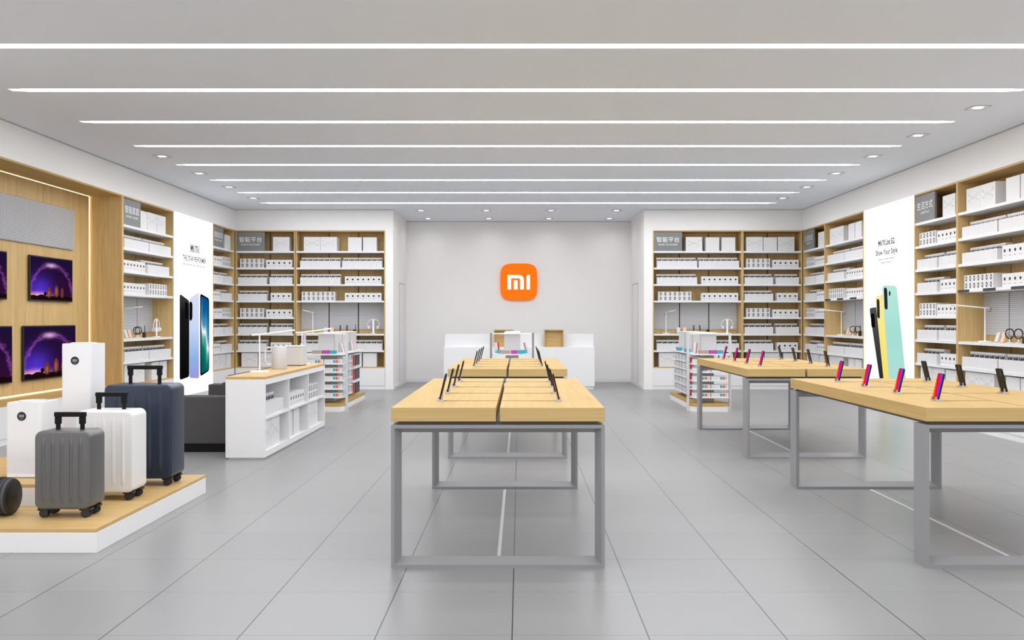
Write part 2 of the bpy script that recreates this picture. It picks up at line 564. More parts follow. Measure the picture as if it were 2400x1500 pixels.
# thin grey joints where bulkheads meet the ceiling
struct('trim_1', MB().box(XL, XL + 0.008, YF, YB, H - 0.012, H), 'joint')
struct('trim_2', MB().box(XR - 0.008, XR, YF, YB, H - 0.012, H), 'joint')
struct('trim_3', MB().box(XL + 0.008, BXL, YB - 0.006, YB, H - 0.01, H), 'joint')
struct('trim_4', MB().box(BXR, XR - 0.008, YB - 0.006, YB, H - 0.01, H), 'joint')
struct('trim_5', MB().box(BXL, BXR, YC - 0.006, YC, H - 0.01, H), 'joint')
for i, (x, s) in enumerate(((BXL, 1), (BXR, -1))):   # flush doors in the sides of the recess
    d = MB()
    a, b = sorted((x, x + s * 0.006))
    for q in ((17.98, 18.0, 0.065, 2.17), (18.84, 18.86, 0.065, 2.17), (17.98, 18.86, 2.16, 2.18)):
        d.box(a, b, *q)
    fr = struct('door_%d' % (i + 1), d, 'joint')
    a, b = sorted((x, x + s * 0.004))
    lf = MB().box(a, b, 18.0, 18.84, 0.065, 2.16).build('door_leaf', 'white', fr)

# ------------------------------------------------------------------ ceiling lights
def line_light(y, label):
    t = thing('line_light', label, 'ceiling light', (0, y, H), 0, 'straight line lights in the ceiling')
    MB().box(LX0, LX1, -LW + 0.001, LW - 0.001, 0.0, 0.02).build('diffuser', 'strip', t)
    for a, b in ((LX0 - CAP, LX0), (LX1, LX1 + CAP)):
        hb = MB()
        hb.box(a, b, -LW + 0.001, LW - 0.001, 0.035, 0.045)
        hb.box(a, b, LW - 0.006, LW - 0.001, 0.002, 0.035)
        hb.box(a, b, -LW + 0.001, -LW + 0.006, 0.002, 0.035)
        e = LX0 - CAP - 0.001 if b == LX0 else LX1 + CAP - 0.005
        hb.box(e, e + 0.006, -LW, LW, 0.002, 0.035)
        hb.build('end_housing', 'white_metal', t)
for i, y in enumerate(LINES):
    line_light(y, '%s straight white line light counted inwards from the shop front' % ORD[i])
for i, y in enumerate(LINES_FRONT):
    line_light(y, 'unseen straight white line light added over the entrance, %s from the first visible one' % ORD[i])

sp_frame = MB()
for q in ((-0.095, 0.095, -0.095, -0.088), (-0.095, 0.095, 0.088, 0.095), (-0.095, -0.088, -0.088, 0.088), (0.088, 0.095, -0.088, 0.088)):
    sp_frame.box(q[0], q[1], q[2], q[3], -0.006, 0.0, 1)
sp_frame.box(-0.088, 0.088, -0.088, 0.088, -0.003, 0.0, 0)
sp_frame = sp_frame.mesh('downlight_frame', ['white_metal', 'joint'])
sp_lens = MB().prism(rrect(-0.045, 0.045, -0.045, 0.045, 0.018), 'z', -0.006, -0.003).mesh('downlight_lens', 'spot')
def downlight(x, y, label, group, watts=BAY_SPOT_WATTS):
    t = thing('downlight', label, 'downlight', (x, y, H), 0, group)
    for n_, me in (('frame', sp_frame), ('lens', sp_lens)):
        o = bpy.data.objects.new(n_, me); COL.objects.link(o); o.parent = t
    ld = bpy.data.lights.new('spot', 'SPOT')
    ld.energy = watts; ld.spot_size = math.radians(158); ld.spot_blend = 1.0; ld.shadow_soft_size = 0.03
    ld.color = (1.0, 0.985, 0.96)
    lo = bpy.data.objects.new('spot', ld); COL.objects.link(lo); lo.parent = t; lo.location = (0, 0, -0.02)
for i, y in enumerate((8.91, 10.25, 11.56, 12.90, 14.22, 15.52)):
    downlight(4.785, y, '%s square downlight counted inwards along the ceiling by the right-hand bays' % ORD[i], 'downlights along the right-hand bays')
for i, y in enumerate((11.56, 12.90, 14.22, 15.52)):
    downlight(-4.843, y, '%s square downlight counted inwards along the ceiling by the left-hand bays' % ORD[i], 'downlights along the left-hand bays')
for j, y in enumerate((17.27, 18.65)):
    for i, x in enumerate((-2.0, -0.675, 0.635, 1.96)):
        downlight(x, y, '%s downlight rightwards in the %s row over the counter recess' % (ORD[i], ('front', 'rear')[j]), 'downlights over the counter recess', RECESS_SPOT_WATTS)

# ------------------------------------------------------------------ wall units
D = 0.385
def zs(k):
    return 0.451 + 0.3325 * k

BAYS = {}
def wall_unit(key, bay, label, loc, rotz, mods, niche, holders=False):
    """A built-in bay: local x runs to the viewer's right, y into the wall, z up."""
    Wd = 0.6 * mods
    t = thing('shelving_unit', label, 'shelving', loc, rotz, 'built-in oak bays')
    BAYS[key] = (loc, rotz, bay)
    tk = 0.02
    for a in (0.001, Wd - tk - 0.001):
        MB().box(a, a + tk, 0, D, 0.451, SOF - 0.001).build('side_panel', 'oak_up', t)
    MB().box(tk + 0.001, Wd - tk - 0.001, 0, D, SOF - 0.025, SOF - 0.001).build('top_panel', 'oak_x', t)
    MB().box(0.001, Wd - 0.001, -0.002, D, 0.430, 0.4505).build('sill_panel', 'oak_x', t)
    for i in range(mods):                            # oak backs with a dark slotted rail between them
        a, b = 0.6 * i + (0.022 if i == 0 else 0.009), 0.6 * (i + 1) - (0.022 if i == mods - 1 else 0.009)
        MB().box(a, b, D - 0.03, D - 0.012, 0.4515, SOF - 0.026).build('back_panel', 'oak_up', t)
        if i:
            MB().box(0.6 * i - 0.0085, 0.6 * i + 0.0085, D - 0.025, D - 0.013, 0.4515, SOF - 0.026).build('slotted_rail', 'dark_gap', t)
    ks = [k for k in range(1, 8) if not (niche and k == 3)]
    for k in ks:
        for i in range(mods):
            a, b = 0.6 * i + (0.022 if i == 0 else 0.0015), 0.6 * (i + 1) - (0.022 if i == mods - 1 else 0.0015)
            sb = MB().box(a, b, 0.004, D - 0.031, zs(k) - 0.036, zs(k)).build('shelf_board', 'shelf', t)
            if holders and k == 4:
                h0 = a + (0.02 if i else 0.0)
                MB().box(h0, h0 + 0.27, -0.002, 0.004, zs(k) - 0.034, zs(k) - 0.001).build('label_holder', 'charcoal', sb)
    if niche:
        for i in range(mods):
            a, b = 0.6 * i + (0.026 if i == 0 else 0.011), 0.6 * (i + 1) - (0.026 if i == mods - 1 else 0.011)
            MB().box(a, b, D - 0.05, D - 0.031, zs(2) + 0.085, zs(4) - 0.045).build('louvred_panel', 'peg', t)
    for i in range(mods):
        MB().box(0.6 * i + 0.0015, 0.6 * (i + 1) - 0.0015, 0.0, D, 0.075, 0.4295).build('base_cabinet', 'white', t)
    MB().box(0.001, Wd - 0.001, 0.008, D, 0.0, 0.074).build('toe_kick', 'white', t)
    return t

UNITS = [
    ('L1', 'left-wall wide bay', 'oak wall bay with display niche between the television wall and dark-phones poster', (XL, 12.29, 0), PI / 2, 3, True, False),
    ('L2', 'left-wall corner bay', 'narrow oak wall bay between the dark-phones poster and back corner', (XL, 15.90, 0), PI / 2, 2, False, False),
    ('BA', 'left-back narrow bay', 'narrow oak bay on the rear wall behind the white island', (XL + 0.002, YB, 0), 0, 2, False, False),
    ('BB', 'left-back wide bay', 'wide oak bay with niche behind the island-side gondola', (-4.501, YB, 0), 0, 3, True, False),
    ('RA', 'right-back wide bay', 'wide oak bay with niche behind the table-side gondola', (2.672, YB, 0), 0, 3, True, False),
    ('RB', 'right-back narrow bay', 'narrow oak bay on the rear wall behind the far phone table', (4.474, YB, 0), 0, 2, False, False),
    ('R1', 'right-wall corner bay', 'narrow oak wall bay between the rear corner and a wide niche bay', (XR, 17.10, 0), -PI / 2, 2, False, False),
    ('R2', 'right-wall mid bay', 'wide oak wall bay with niche just beyond the pastel-phones poster', (XR, 15.895, 0), -PI / 2, 3, True, True),
    ('R3', 'right-wall narrow bay', 'narrow oak wall bay on the near side of the pastel-phones poster', (XR, 12.285, 0), -PI / 2, 2, False, False),
    ('R4', 'right-wall end bay', 'wide oak wall bay with niche cut by the picture edge', (XR, 11.083, 0), -PI / 2, 3, True, True),
]
for u in UNITS:
    wall_unit(*u)

def place(key, x, y, z):
    loc, rz, _ = BAYS[key]
    cr, sr = math.cos(rz), math.sin(rz)
    return (loc[0] + x * cr - y * sr, loc[1] + x * sr + y * cr, loc[2] + z), rz

# shelf signs
SIGN = {'L': ('智能家庭', 'SMART HOME'), 'B': ('智能平台', 'SMART PLATFORM'), 'R': ('生活方式', 'LIFESTYLE')}
def shelf_sign(key, words, label):
    loc, rz = place(key, 0.022, 0.008, zs(7) + 0.0005)
    t = thing('shelf_sign', label, 'sign', loc, rz, 'grey bay signs')
    MB().box(0, 0.565, 0, 0.03, 0, 0.382).build('sign_board', 'sign', t)
    zh, en = words
    text_mesh('lettering', zh, 0.055, 0.51, 0.175, 0.285, -0.002, 'sign_text', t, 0.0)
    wdt = 0.38 if len(en) > 9 else 0.24
    text_mesh('lettering', en, 0.2825 - wdt / 2, 0.2825 + wdt / 2, 0.112, 0.142, -0.002, 'sign_text', t)
shelf_sign('L1', SIGN['L'], 'grey sign with white lettering atop the bay beside the television wall')
shelf_sign('L2', SIGN['L'], 'grey sign with white lettering atop the narrow bay beyond the dark-phones poster')
shelf_sign('BA', SIGN['B'], 'grey sign with white lettering atop the rear bay behind the white island')
shelf_sign('RA', SIGN['B'], 'grey sign with white lettering atop the rear bay behind the table-side gondola')
shelf_sign('R1', SIGN['R'], 'grey lifestyle sign atop the narrow corner bay of the right-hand wall')
shelf_sign('R3', SIGN['R'], 'grey lifestyle sign atop the bay on the near side of the pastel-phones poster')

# ------------------------------------------------------------------ boxed goods (one mesh of each kind, copied)
def disc(mb, cx, cz, rx, rz_, y, m, n=14):
    mb.poly([(cx + rx * math.cos(2 * PI * k / n), y, cz + rz_ * math.sin(2 * PI * k / n)) for k in range(n)], m)
def ring(mb, cx, cz, rx, rz_, th, y, m, n=16):
    i = len(mb.v)
    for q in (1.0, 1.0 - th):
        for k in range(n):
            a = 2 * PI * k / n
            mb.v.append((cx + q * rx * math.cos(a), y, cz + q * rz_ * math.sin(a)))
    for k in range(n):
        l = (k + 1) % n
        mb.f.append((i + k, i + l, i + n + l, i + n + k)); mb.m.append(m)

b = MB().box(0.001, 0.094, 0, 0.20, 0, 0.0905)
ring(b, 0.0475, 0.047, 0.021, 0.035, 0.46, -0.001, 1)
b.poly([(0.054, -0.0012, 0.030), (0.068, -0.0012, 0.036), (0.068, -0.0012, 0.058), (0.056, -0.0012, 0.064)], 1)
P_WATCH = b.mesh('watch_box', ['carton', 'ink'])

b = MB().box(0.001, 0.1045, 0, 0.15, 0, 0.157)
disc(b, 0.053, 0.094, 0.019, 0.019, -0.001, 1)
b.poly([(0.03, -0.001, 0.034), (0.076, -0.001, 0.034), (0.076, -0.001, 0.041), (0.03, -0.001, 0.041)], 2)
P_LENS = b.mesh('camera_box', ['carton', 'ink', 'grey_ink'])

b = MB().box(0.001, 0.1145, 0, 0.085, 0, 0.138)
ring(b, 0.058, 0.062, 0.034, 0.042, 0.12, -0.001, 1)
b.poly([(0.03, -0.001, 0.116), (0.085, -0.001, 0.116), (0.085, -0.001, 0.121), (0.03, -0.001, 0.121)], 1)
P_FAINT = b.mesh('faint_print_box', ['carton', 'pale_ink'])

b = MB().box(0.001, 0.1135, 0, 0.085, 0, 0.205)
def band(z0, z1, m):
    b.poly([(0.002, -0.001, z0), (0.1125, -0.001, z0), (0.1125, -0.001, z1), (0.002, -0.001, z1)], m)
band(0.10, 0.185, 2)
b.poly([(0.008, -0.002, 0.128), (0.040, -0.002, 0.128), (0.052, -0.002, 0.150), (0.064, -0.002, 0.132), (0.078, -0.002, 0.128), (0.106, -0.002, 0.152),
        (0.106, -0.002, 0.170), (0.090, -0.002, 0.178), (0.076, -0.002, 0.160), (0.056, -0.002, 0.178), (0.034, -0.002, 0.152), (0.020, -0.002, 0.176), (0.008, -0.002, 0.172)], 1)
P_TALL = b.mesh('wave_print_box', ['carton', 'dark_print', 'mid_print'])

b = MB().box(0.002, 0.332, 0, 0.27, 0, 0.285)
for sx in (-1, 1):                                   # a four-armed line drawing
    for (px, pz) in ((0.115, 0.055), (0.108, -0.035)):
        disc(b, 0.167 + sx * px, 0.155 + pz, 0.010, 0.010, -0.001, 1, 10)
        q = [(0.167 + sx * px, 0.155 + pz), (0.167 + sx * px * 0.62, 0.155 + pz * 0.35), (0.167 + sx * 0.045, 0.155 + pz * 0.25 + 0.006)]
        for (a0, c0), (a1, c1) in zip(q, q[1:]):
            b.poly([(a0, -0.001, c0 - 0.003), (a1, -0.001, c1 - 0.003), (a1, -0.001, c1 + 0.003), (a0, -0.001, c0 + 0.003)], 1)
    b.poly([(0.167 + sx * 0.046, -0.001, 0.06), (0.167 + sx * 0.056, -0.001, 0.06), (0.167 + sx * 0.064, -0.001, 0.125), (0.167 + sx * 0.055, -0.001, 0.125)], 2)
b.poly([(0.125, -0.0008, 0.140), (0.209, -0.0008, 0.140), (0.196, -0.0008, 0.172), (0.138, -0.0008, 0.172)], 2)
P_DRONE = b.mesh('line_drawing_box', ['carton', 'soft_ink', 'pale_ink'])

b = MB().box(0.002, 0.276, 0, 0.27, 0, 0.278)
disc(b, 0.24, 0.25, 0.006, 0.006, -0.001, 1, 8)
P_PLAIN = b.mesh('plain_carton', ['carton', 'grey_ink'])

def good(name, mesh, label, cat, group, loc, rz, scale=None):
    o = bpy.data.objects.new(name, mesh)
    COL.objects.link(o)
    o.location = loc; o.rotation_euler = (0, 0, rz)
    if scale: o.scale = scale
    return tag(o, label, cat, group)

def shelf_word(key, k):
    niche = next(u for u in UNITS if u[0] == key)[6] if key in BAYS and key != 'IS' else False
    if k == 7: return 'top shelf'
    if k == 0: return 'bottom shelf'
    if niche and k == 1: return 'shelf below niche'
    return '%s shelf down' % ORD[7 - k]

def run(key, k, kind, x, n, z=None, where=None, suffix=''):
    """A run of like boxes from local x rightwards on shelf k of a bay."""
    z = zs(k) if z is None else z
    where = where or '%s, %s' % (shelf_word(key, k), BAYS[key][2])
    suf = ', ' + suffix if suffix else ''
    def put(name, mesh, i, pitch, y, dz, what, cat):
        loc, rz = place(key, x + i * pitch, y, z + dz + 0.0003)
        good(name, mesh, '%s rightwards of %s %s%s, %s' % (ORD[i], NUM[n], what, suf, where), cat, '%s in the bays' % (what.replace('upper ', '').replace('lower ', '')), loc, rz)
    for i in range(n):
        if kind == 'watch':
            put('watch_box', P_WATCH, i, 0.0955, 0.035, 0, 'lower watch-print boxes', 'box')
            put('watch_box', P_WATCH, i, 0.0955, 0.035, 0.0908, 'upper watch-print boxes', 'box')
        elif kind == 'lens':
            put('camera_box', P_LENS, i, 0.1055, 0.03, 0, 'white black-dot boxes', 'box')
        elif kind == 'case':
            put('faint_print_box', P_FAINT, i, 0.1155, 0.02, 0, 'low faint-print boxes', 'box')
            put('wave_print_box', P_TALL, i, 0.1140, 0.125, 0, 'tall wave-print boxes', 'box')

def big(key, k, kind, x, what, z=None, where=None, scale=None):
    z = zs(k) if z is None else z
    where = where or '%s, %s' % (shelf_word(key, k), BAYS[key][2])
    loc, rz = place(key, x, 0.04, z + 0.0003)
    nm, me = (('line_drawing_box', P_DRONE) if kind == 'drone' else ('plain_carton', P_PLAIN))
    good(nm, me, '%s, %s' % (what, where), 'box', 'large white boxes in the bays', loc, rz, scale)

DR, PL = 'large white box with four-armed drawing', 'large blank white box'
def fill_wide(key, sign=False, mirror=False):
    a, c_ = (0.087, 0.950)
    if sign:
        if mirror:
            big(key, 7, 'plain', 0.61, PL + ' beside the sign'); big(key, 7, 'drone', 0.90, DR + ' in the middle')
            big(key, 7, 'drone', 1.245, DR + ' at the end')
        else:
            big(key, 7, 'drone', 0.67, DR + ' beside the sign')
            big(key, 7, 'plain', 1.07, PL + ' in the middle'); big(key, 7, 'plain', 1.39, PL + ' at the end')
    else:
        big(key, 7, 'drone', 0.155, 'first ' + DR); big(key, 7, 'drone', 0.490, 'second ' + DR)
        big(key, 7, 'plain', 1.046, 'first ' + PL); big(key, 7, 'plain', 1.345, 'second ' + PL)
    run(key, 6, 'case', a, 7, suffix='first run'); run(key, 6, 'case', c_ - 0.02, 7, suffix='second run')
    if mirror:
        run(key, 5, 'lens', 0.06, 7); run(key, 5, 'case', 0.86, 7)
        run(key, 4, 'lens', 0.06, 7); run(key, 4, 'watch', 0.95, 7)
    else:
        run(key, 5, 'case', a, 7); run(key, 5, 'lens', 0.985, 7)
        run(key, 4, 'watch', 0.115, 7); run(key, 4, 'lens', 0.985, 7)
    run(key, 1, 'case', a, 7, suffix='first run'); run(key, 1, 'case', c_ - 0.02, 7, suffix='second run')
    big(key, 0, 'drone', 0.13, 'first ' + DR); big(key, 0, 'drone', 0.465, 'second ' + DR)
    big(key, 0, 'plain', 1.046, 'first ' + PL); big(key, 0, 'plain', 1.345, 'second ' + PL)

def fill_narrow(key, sign=True, mirror=False):
    if sign:
        big(key, 7, 'drone', 0.745, DR + ' beside the sign')
    else:
        big(key, 7, 'drone', 0.085, 'first ' + DR); big(key, 7, 'plain', 0.428, PL); big(key, 7, 'drone', 0.722, 'second ' + DR)
    for k in (6, 3):
        if mirror:
            run(key, k, 'lens', 0.04, 5); run(key, k, 'watch', 0.60, 5)
        else:
            run(key, k, 'watch', 0.085, 5); run(key, k, 'lens', 0.61, 5)
    for k in (5, 2):
        run(key, k, 'case', 0.045, 5, suffix='first run'); run(key, k, 'case', 0.68, 4, suffix='second run')
    for k in (4, 1):
        if mirror:
            run(key, k, 'lens', 0.05, 4); run(key, k, 'case', 0.52, 5)
        else:
            run(key, k, 'case', 0.045, 5); run(key, k, 'lens', 0.70, 4)
    big(key, 0, 'drone', 0.11, 'first ' + DR); big(key, 0, 'drone', 0.455, 'second ' + DR); big(key, 0, 'plain', 0.83, PL)

fill_wide('L1', True, True); fill_narrow('L2', True, True)
fill_narrow('BA'); fill_wide('BB')
fill_wide('RA', True); fill_narrow('RB', False)
fill_narrow('R1'); fill_wide('R2'); fill_narrow('R3'); fill_wide('R4')

# ------------------------------------------------------------------ niche displays
def arc(cx, cz, r, a0, a1, n, y=0.0):
    return [(cx + r * math.cos(a0 + (a1 - a0) * k / n), y, cz + r * math.sin(a0 + (a1 - a0) * k / n)) for k in range(n + 1)]

def lamp_parts(t, post, arm, over, lift, base_r=0.075):
    """A slim desk lamp: disc base, post, straight arm along local x, knuckle and a loop of cord at its tail."""
    MB().lathe([(base_r, 0), (base_r, 0.008), (base_r * 0.93, 0.013), (0.012, 0.016)], 28).build('base', 'white_metal', t, smooth=True)
    MB().lathe([(0.009, 0.014), (0.009, post)], 12).build('post', 'white_metal', t, smooth=True)
    MB().tube([(-over, 0, post - 0.004), (0, 0, post), (arm, 0, post + lift)], 0.010, 8).build('arm', 'white_metal', t, smooth=True)
    MB().tube(arc(-over, post - 0.022, 0.022, PI / 2, PI * 1.75, 8), 0.003, 6).build('cord', 'black', t, smooth=True)

def headphones(key, x, label):
    loc, rz = place(key, x, 0.17, zs(2) + 0.0003)
    t = thing('headphone_stand', label.replace('headphones', 'stand carrying headphones'), 'stand', loc, rz, 'headphone stands in the niches')
    MB().prism(rrect(-0.05, 0.05, -0.05, 0.05, 0.02), 'z', 0, 0.012).build('base', 'white_metal', t)
    MB().box(-0.019, 0.019, -0.008, 0.008, 0.012, 0.275).build('post', 'white_metal', t, bevel=0.004)
    MB().tube(arc(0, 0.256, 0.022, PI, 0, 8), 0.009, 8).build('cradle', 'white_metal', t, smooth=True)
    h = thing('headphones', label, 'headphones', loc, rz, 'white headphones in the niches')
    MB().tube(arc(0, 0.178, 0.118, PI + 0.25, -0.25, 20), 0.007, 8).build('headband', 'plastic', h, smooth=True)
    for s in (-1, 1):
        MB().lathe([(0.030, -0.016), (0.036, -0.008), (0.036, 0.008), (0.028, 0.016)], 18, (s * 0.104, 0, 0.122), 'x').build('ear_cup', 'plastic_grey', h, smooth=True)
        MB().lathe([(0.031, -0.010), (0.034, 0.0), (0.031, 0.010)], 18, (s * 0.082, 0, 0.122), 'x').build('ear_pad', 'plastic', h, smooth=True)

NICHE = {'L1': 'the niche beside the television wall', 'BB': 'the rear niche behind the island-side gondola', 'RA': 'the rear niche behind the table-side gondola',
         'R2': 'the niche beyond the pastel-phones poster', 'R4': 'the niche at the picture edge'}
for key, where in NICHE.items():
    z = zs(2) + 0.0003
    loc, rz = place(key, 0.30, 0.20, z)
    t = thing('desk_lamp', 'slim white desk lamp with straight arm standing in ' + where, 'lamp', loc, rz - PI / 2 + (0.30 if key == 'RA' else -0.25), 'desk lamps in the niches')
    lamp_parts(t, 0.43, 0.40, 0.05, 0.04)
    for nm, x, mt, word in (('upright_card', 0.52, 'plastic_grey', 'grey'), ('upright_card', 0.645, 'beige', 'beige')):
        loc, rz = place(key, x, 0.20, z)
        mb = MB().box(0, 0.075, -0.010, 0.010, 0, 0.125)
        mb.rot(Matrix.Translation((0, 0, 0.0035)) @ Matrix.Rotation(-0.32, 4, 'X'))
        o = mb.build(nm, mt, None, loc, rz, bevel=0.002)
        tag(o, 'small %s pack leaning back in %s' % (word, where), 'pack', 'leaning packs in the niches')
    for i, x in enumerate((0.86, 0.99)):
        loc, rz = place(key, x, 0.19 + 0.03 * i, z)
        t = thing('smart_band', '%s black ring-shaped band rightwards in %s' % (ORD[i], where), 'band', loc, rz, 'black bands in the niches')
        ringp = [(0, 0.050 * math.cos(2 * PI * k / 24), 0.112 + 0.058 * math.sin(2 * PI * k / 24)) for k in range(24)]
        MB().tube(ringp, 0.007, 6, 0, True).build('strap', 'black', t, smooth=True)
        MB().box(-0.012, 0.012, -0.025, 0.025, 0.0, 0.012).box(-0.004, 0.004, -0.006, 0.006, 0.012, 0.056).build('stand', 'plastic', t)
    loc, rz = place(key, 1.15, 0.20, z)
    t = thing('two_way_radio', 'small black two-way radio with aerial in ' + where, 'radio', loc, rz, 'radios in the niches')
    MB().box(-0.030, 0.030, -0.018, 0.018, 0, 0.085).build('body', 'black', t, bevel=0.006)
    MB().lathe([(0.006, 0.085), (0.0045, 0.19)], 10, (0.018, 0, 0)).build('aerial', 'black', t, smooth=True)
    headphones(key, 1.535, 'white over-ear headphones hung in ' + where)

# ------------------------------------------------------------------ backlit posters
def flat(mb_pts, y, name, mat, parent):
    """A printed shape, a hair proud of the sheet, facing -y."""
    return MB().prism([(p[0], p[1]) for p in mb_pts], 'y', y, y + 0.0012).build(name, mat, parent)

def poster_base(loc, rz, label):
    t = thing('lightbox_poster', label, 'poster', loc, rz, 'tall backlit posters')
    MB().box(0.004, 1.796, 0.0, 0.06, 0.10, SOF - 0.002).build('light_panel', 'lightbox', t)
    MB().box(0.004, 1.796, 0.02, 0.38, 0.0, 0.099).build('plinth', 'white', t)
    return t

def dashes(x0, x1, z, h, n, name, parent, seed):
    r = random.Random(seed)
    mb = MB()
    x = x0
    step = (x1 - x0) / n
    for i in range(n):
        q = step * (0.62 + 0.3 * r.random())
        mb.box(x, x + q, -0.003, -0.002, z, z + h)
        x += step
    return mb.build(name, 'print_grey', parent)

t = poster_base((XL, 14.095, 0), PI / 2, 'tall backlit poster of black, blue and teal-screen phones on the left-hand wall')
def capital_m(x0, x1, z0, z1, parent):
    w_, zm = (x1 - x0) * 0.24, z0 + (z1 - z0) * 0.22
    c_ = (x0 + x1) / 2
    h = z1 - z0
    flat([(x0, z0), (x0 + w_, z0), (x0 + w_, z1 - h * 0.42), (c_, zm), (x1 - w_, z1 - h * 0.42), (x1 - w_, z0), (x1, z0), (x1, z1), (x1 - w_ * 0.8, z1), (c_, zm + h * 0.30), (x0 + w_ * 0.8, z1), (x0, z1)], -0.003, 'lettering', 'print_black', parent)
def ones(x, z0, z1, w_, gap, parent):
    """Two figure ones with flags."""
    for q in (x, x + gap):
        h = z1 - z0
        flat([(q - w_ * 1.1, z1 - h * 0.30), (q - w_ * 1.1, z1 - h * 0.17), (q, z1), (q + w_, z1), (q + w_, z0), (q, z0), (q, z1 - h * 0.18)][::-1], -0.003, 'lettering', 'print_black', parent)
capital_m(0.715, 0.825, 2.577, 2.705, t)
text_mesh('lettering', 'i', 0.850, 0.880, 2.577, 2.705, -0.003, 'print_black', t, 0.014)
ones(0.945, 2.577, 2.705, 0.020, 0.062, t)
text_mesh('lettering', 'i', 1.065, 1.095, 2.577, 2.705, -0.003, 'print_black', t, 0.014)
text_mesh('lettering', 'THE STAR PERFORMER', 0.37, 1.44, 2.412, 2.503, -0.003, 'print_text', t, 0.005)
dashes(0.38, 1.44, 2.342, 0.014, 7, 'lettering', t, 3)
flat(round_quad([(0.24, 0.383), (0.65, 0.413), (0.65, 1.725), (0.24, 1.834)], 0.06), -0.003, 'phone_picture', 'ph_black', t)
flat(round_quad([(0.46, 1.42), (0.60, 1.42), (0.60, 1.68), (0.46, 1.70)], 0.03), -0.0045, 'camera_picture', 'print_black', t)
flat(round_quad([(0.66, 0.393), (1.10, 0.354), (1.10, 1.891), (0.66, 1.762)], 0.06), -0.003, 'phone_picture', 'ph_blue', t)
flat(round_quad([(0.655, 1.37), (0.79, 1.40), (0.79, 1.70), (0.655, 1.72)], 0.06), -0.0045, 'camera_picture', 'print_black', t)
flat(round_quad([(1.16, 0.383), (1.60, 0.462), (1.60, 1.785), (1.16, 1.868)], 0.07), -0.003, 'phone_picture', 'print_black', t)
flat(round_quad([(1.205, 0.425), (1.575, 0.49), (1.575, 1.76), (1.205, 1.825)], 0.06), -0.0045, 'screen_picture', 'ph_teal', t)

t = poster_base((XR, 14.085, 0), -PI / 2, 'tall backlit poster of charcoal, yellow and mint phones on the right-hand wall')
capital_m(0.58, 0.660, 2.556, 2.643, t)
text_mesh('lettering', 'i', 0.680, 0.702, 2.556, 2.643, -0.003, 'print_black', t, 0.014)
ones(0.745, 2.556, 2.643, 0.016, 0.048, t)
text_mesh('lettering', 'Lite', 0.845, 1.00, 2.556, 2.645, -0.003, 'print_black', t, 0.018)
text_mesh('lettering', '5G', 1.035, 1.16, 2.554, 2.645, -0.003, 'print_black', t, 0.018)
text_mesh('lettering', 'Show Your Style', 0.48, 1.26, 2.385, 2.495, -0.003, 'print_text', t, 0.012)
dashes(0.58, 1.18, 2.334, 0.013, 3, 'lettering', t, 5)
dashes(0.68, 1.06, 2.280, 0.013, 2, 'lettering', t, 6)
flat(round_quad([(0.72, 0.20), (0.98, 0.20), (0.55, 1.60), (0.23, 1.585)], 0.07), -0.003, 'phone_picture', 'ph_char', t)
flat(round_quad([(0.32, 1.27), (0.46, 1.27), (0.43, 1.50), (0.28, 1.50)], 0.05), -0.0045, 'camera_picture', 'print_black', t)
flat(round_quad([(0.84, 0.20), (1.20, 0.20), (0.84, 1.80), (0.46, 1.765)], 0.08), -0.0045, 'phone_picture', 'ph_yellow', t)
flat(round_quad([(0.54, 1.43), (0.64, 1.41), (0.62, 1.72), (0.52, 1.73)], 0.06), -0.006, 'camera_picture', 'print_text', t)
flat(round_quad([(1.02, 0.20), (1.62, 0.20), (1.235, 1.91), (0.725, 1.935)], 0.08), -0.006, 'phone_picture', 'ph_mint', t)
flat(round_quad([(0.82, 1.56), (0.93, 1.55), (0.91, 1.885), (0.79, 1.905)], 0.06), -0.0075, 'camera_picture', 'print_text', t)
flat([(1.0 + 0.028 * math.cos(a * PI / 6), 1.80 + 0.04 * math.sin(a * PI / 6)) for a in range(12)], -0.0075, 'flash_picture', 'print_text', t)

# ------------------------------------------------------------------ television niche
NX = -6.17
t = thing('television_wall', 'oak wall recess edged with warm led light behind the television screens', 'wall panelling', (0, 0, 0))
for a, b_ in ((7.62, 8.645), (8.65, 9.845), (9.85, 11.045), (11.05, 12.22)):
    MB().box(NX - 0.025, NX, a, b_, 0.475, SOF - 0.035).build('oak_panel', 'oak_up', t)
MB().box(-6.199, XL + 0.001, 12.252, 12.288, 0.451, SOF - 0.001).build('side_panel', 'oak_up', t)
MB().box(-6.199, XL, 7.601, 12.251, SOF - 0.024, SOF - 0.001).build('top_panel', 'oak_long', t)
MB().box(-6.199, XL + 0.002, 7.601, 12.288, 0.430, 0.4505).build('ledge', 'oak_long', t)
for i in range(4):
    a = 7.605 + 1.171 * i
    MB().box(-6.199, XL, a, a + 1.168, 0.075, 0.4295).build('base_cabinet', 'white', t)
MB().box(-6.199, XL - 0.008, 7.605, 12.288, 0.0, 0.074).build('toe_kick', 'white', t)
MB().box(NX - 0.018, NX - 0.006, 7.62, 12.24, SOF - 0.031, SOF - 0.025).build('led_strip', 'led', t)
MB().box(NX - 0.018, NX - 0.006, 12.232, 12.244, 0.476, SOF - 0.033).build('led_strip', 'led', t)
MB().box(NX - 0.018, NX - 0.006, 7.62, 12.24, 0.458, 0.468).build('led_strip', 'led', t)

t = thing('mesh_panel', 'white wire mesh panel mounted high above the television screens', 'panel', (NX, 8.40, 2.355), PI / 2)
MB().box(0, 3.37, -0.03, -0.012, 0, 0.55).build('mesh_sheet', 'mesh', t)
MB().box(0.02, 3.35, -0.012, 0, 0.02, 0.53).build('backing', 'plastic_grey', t)

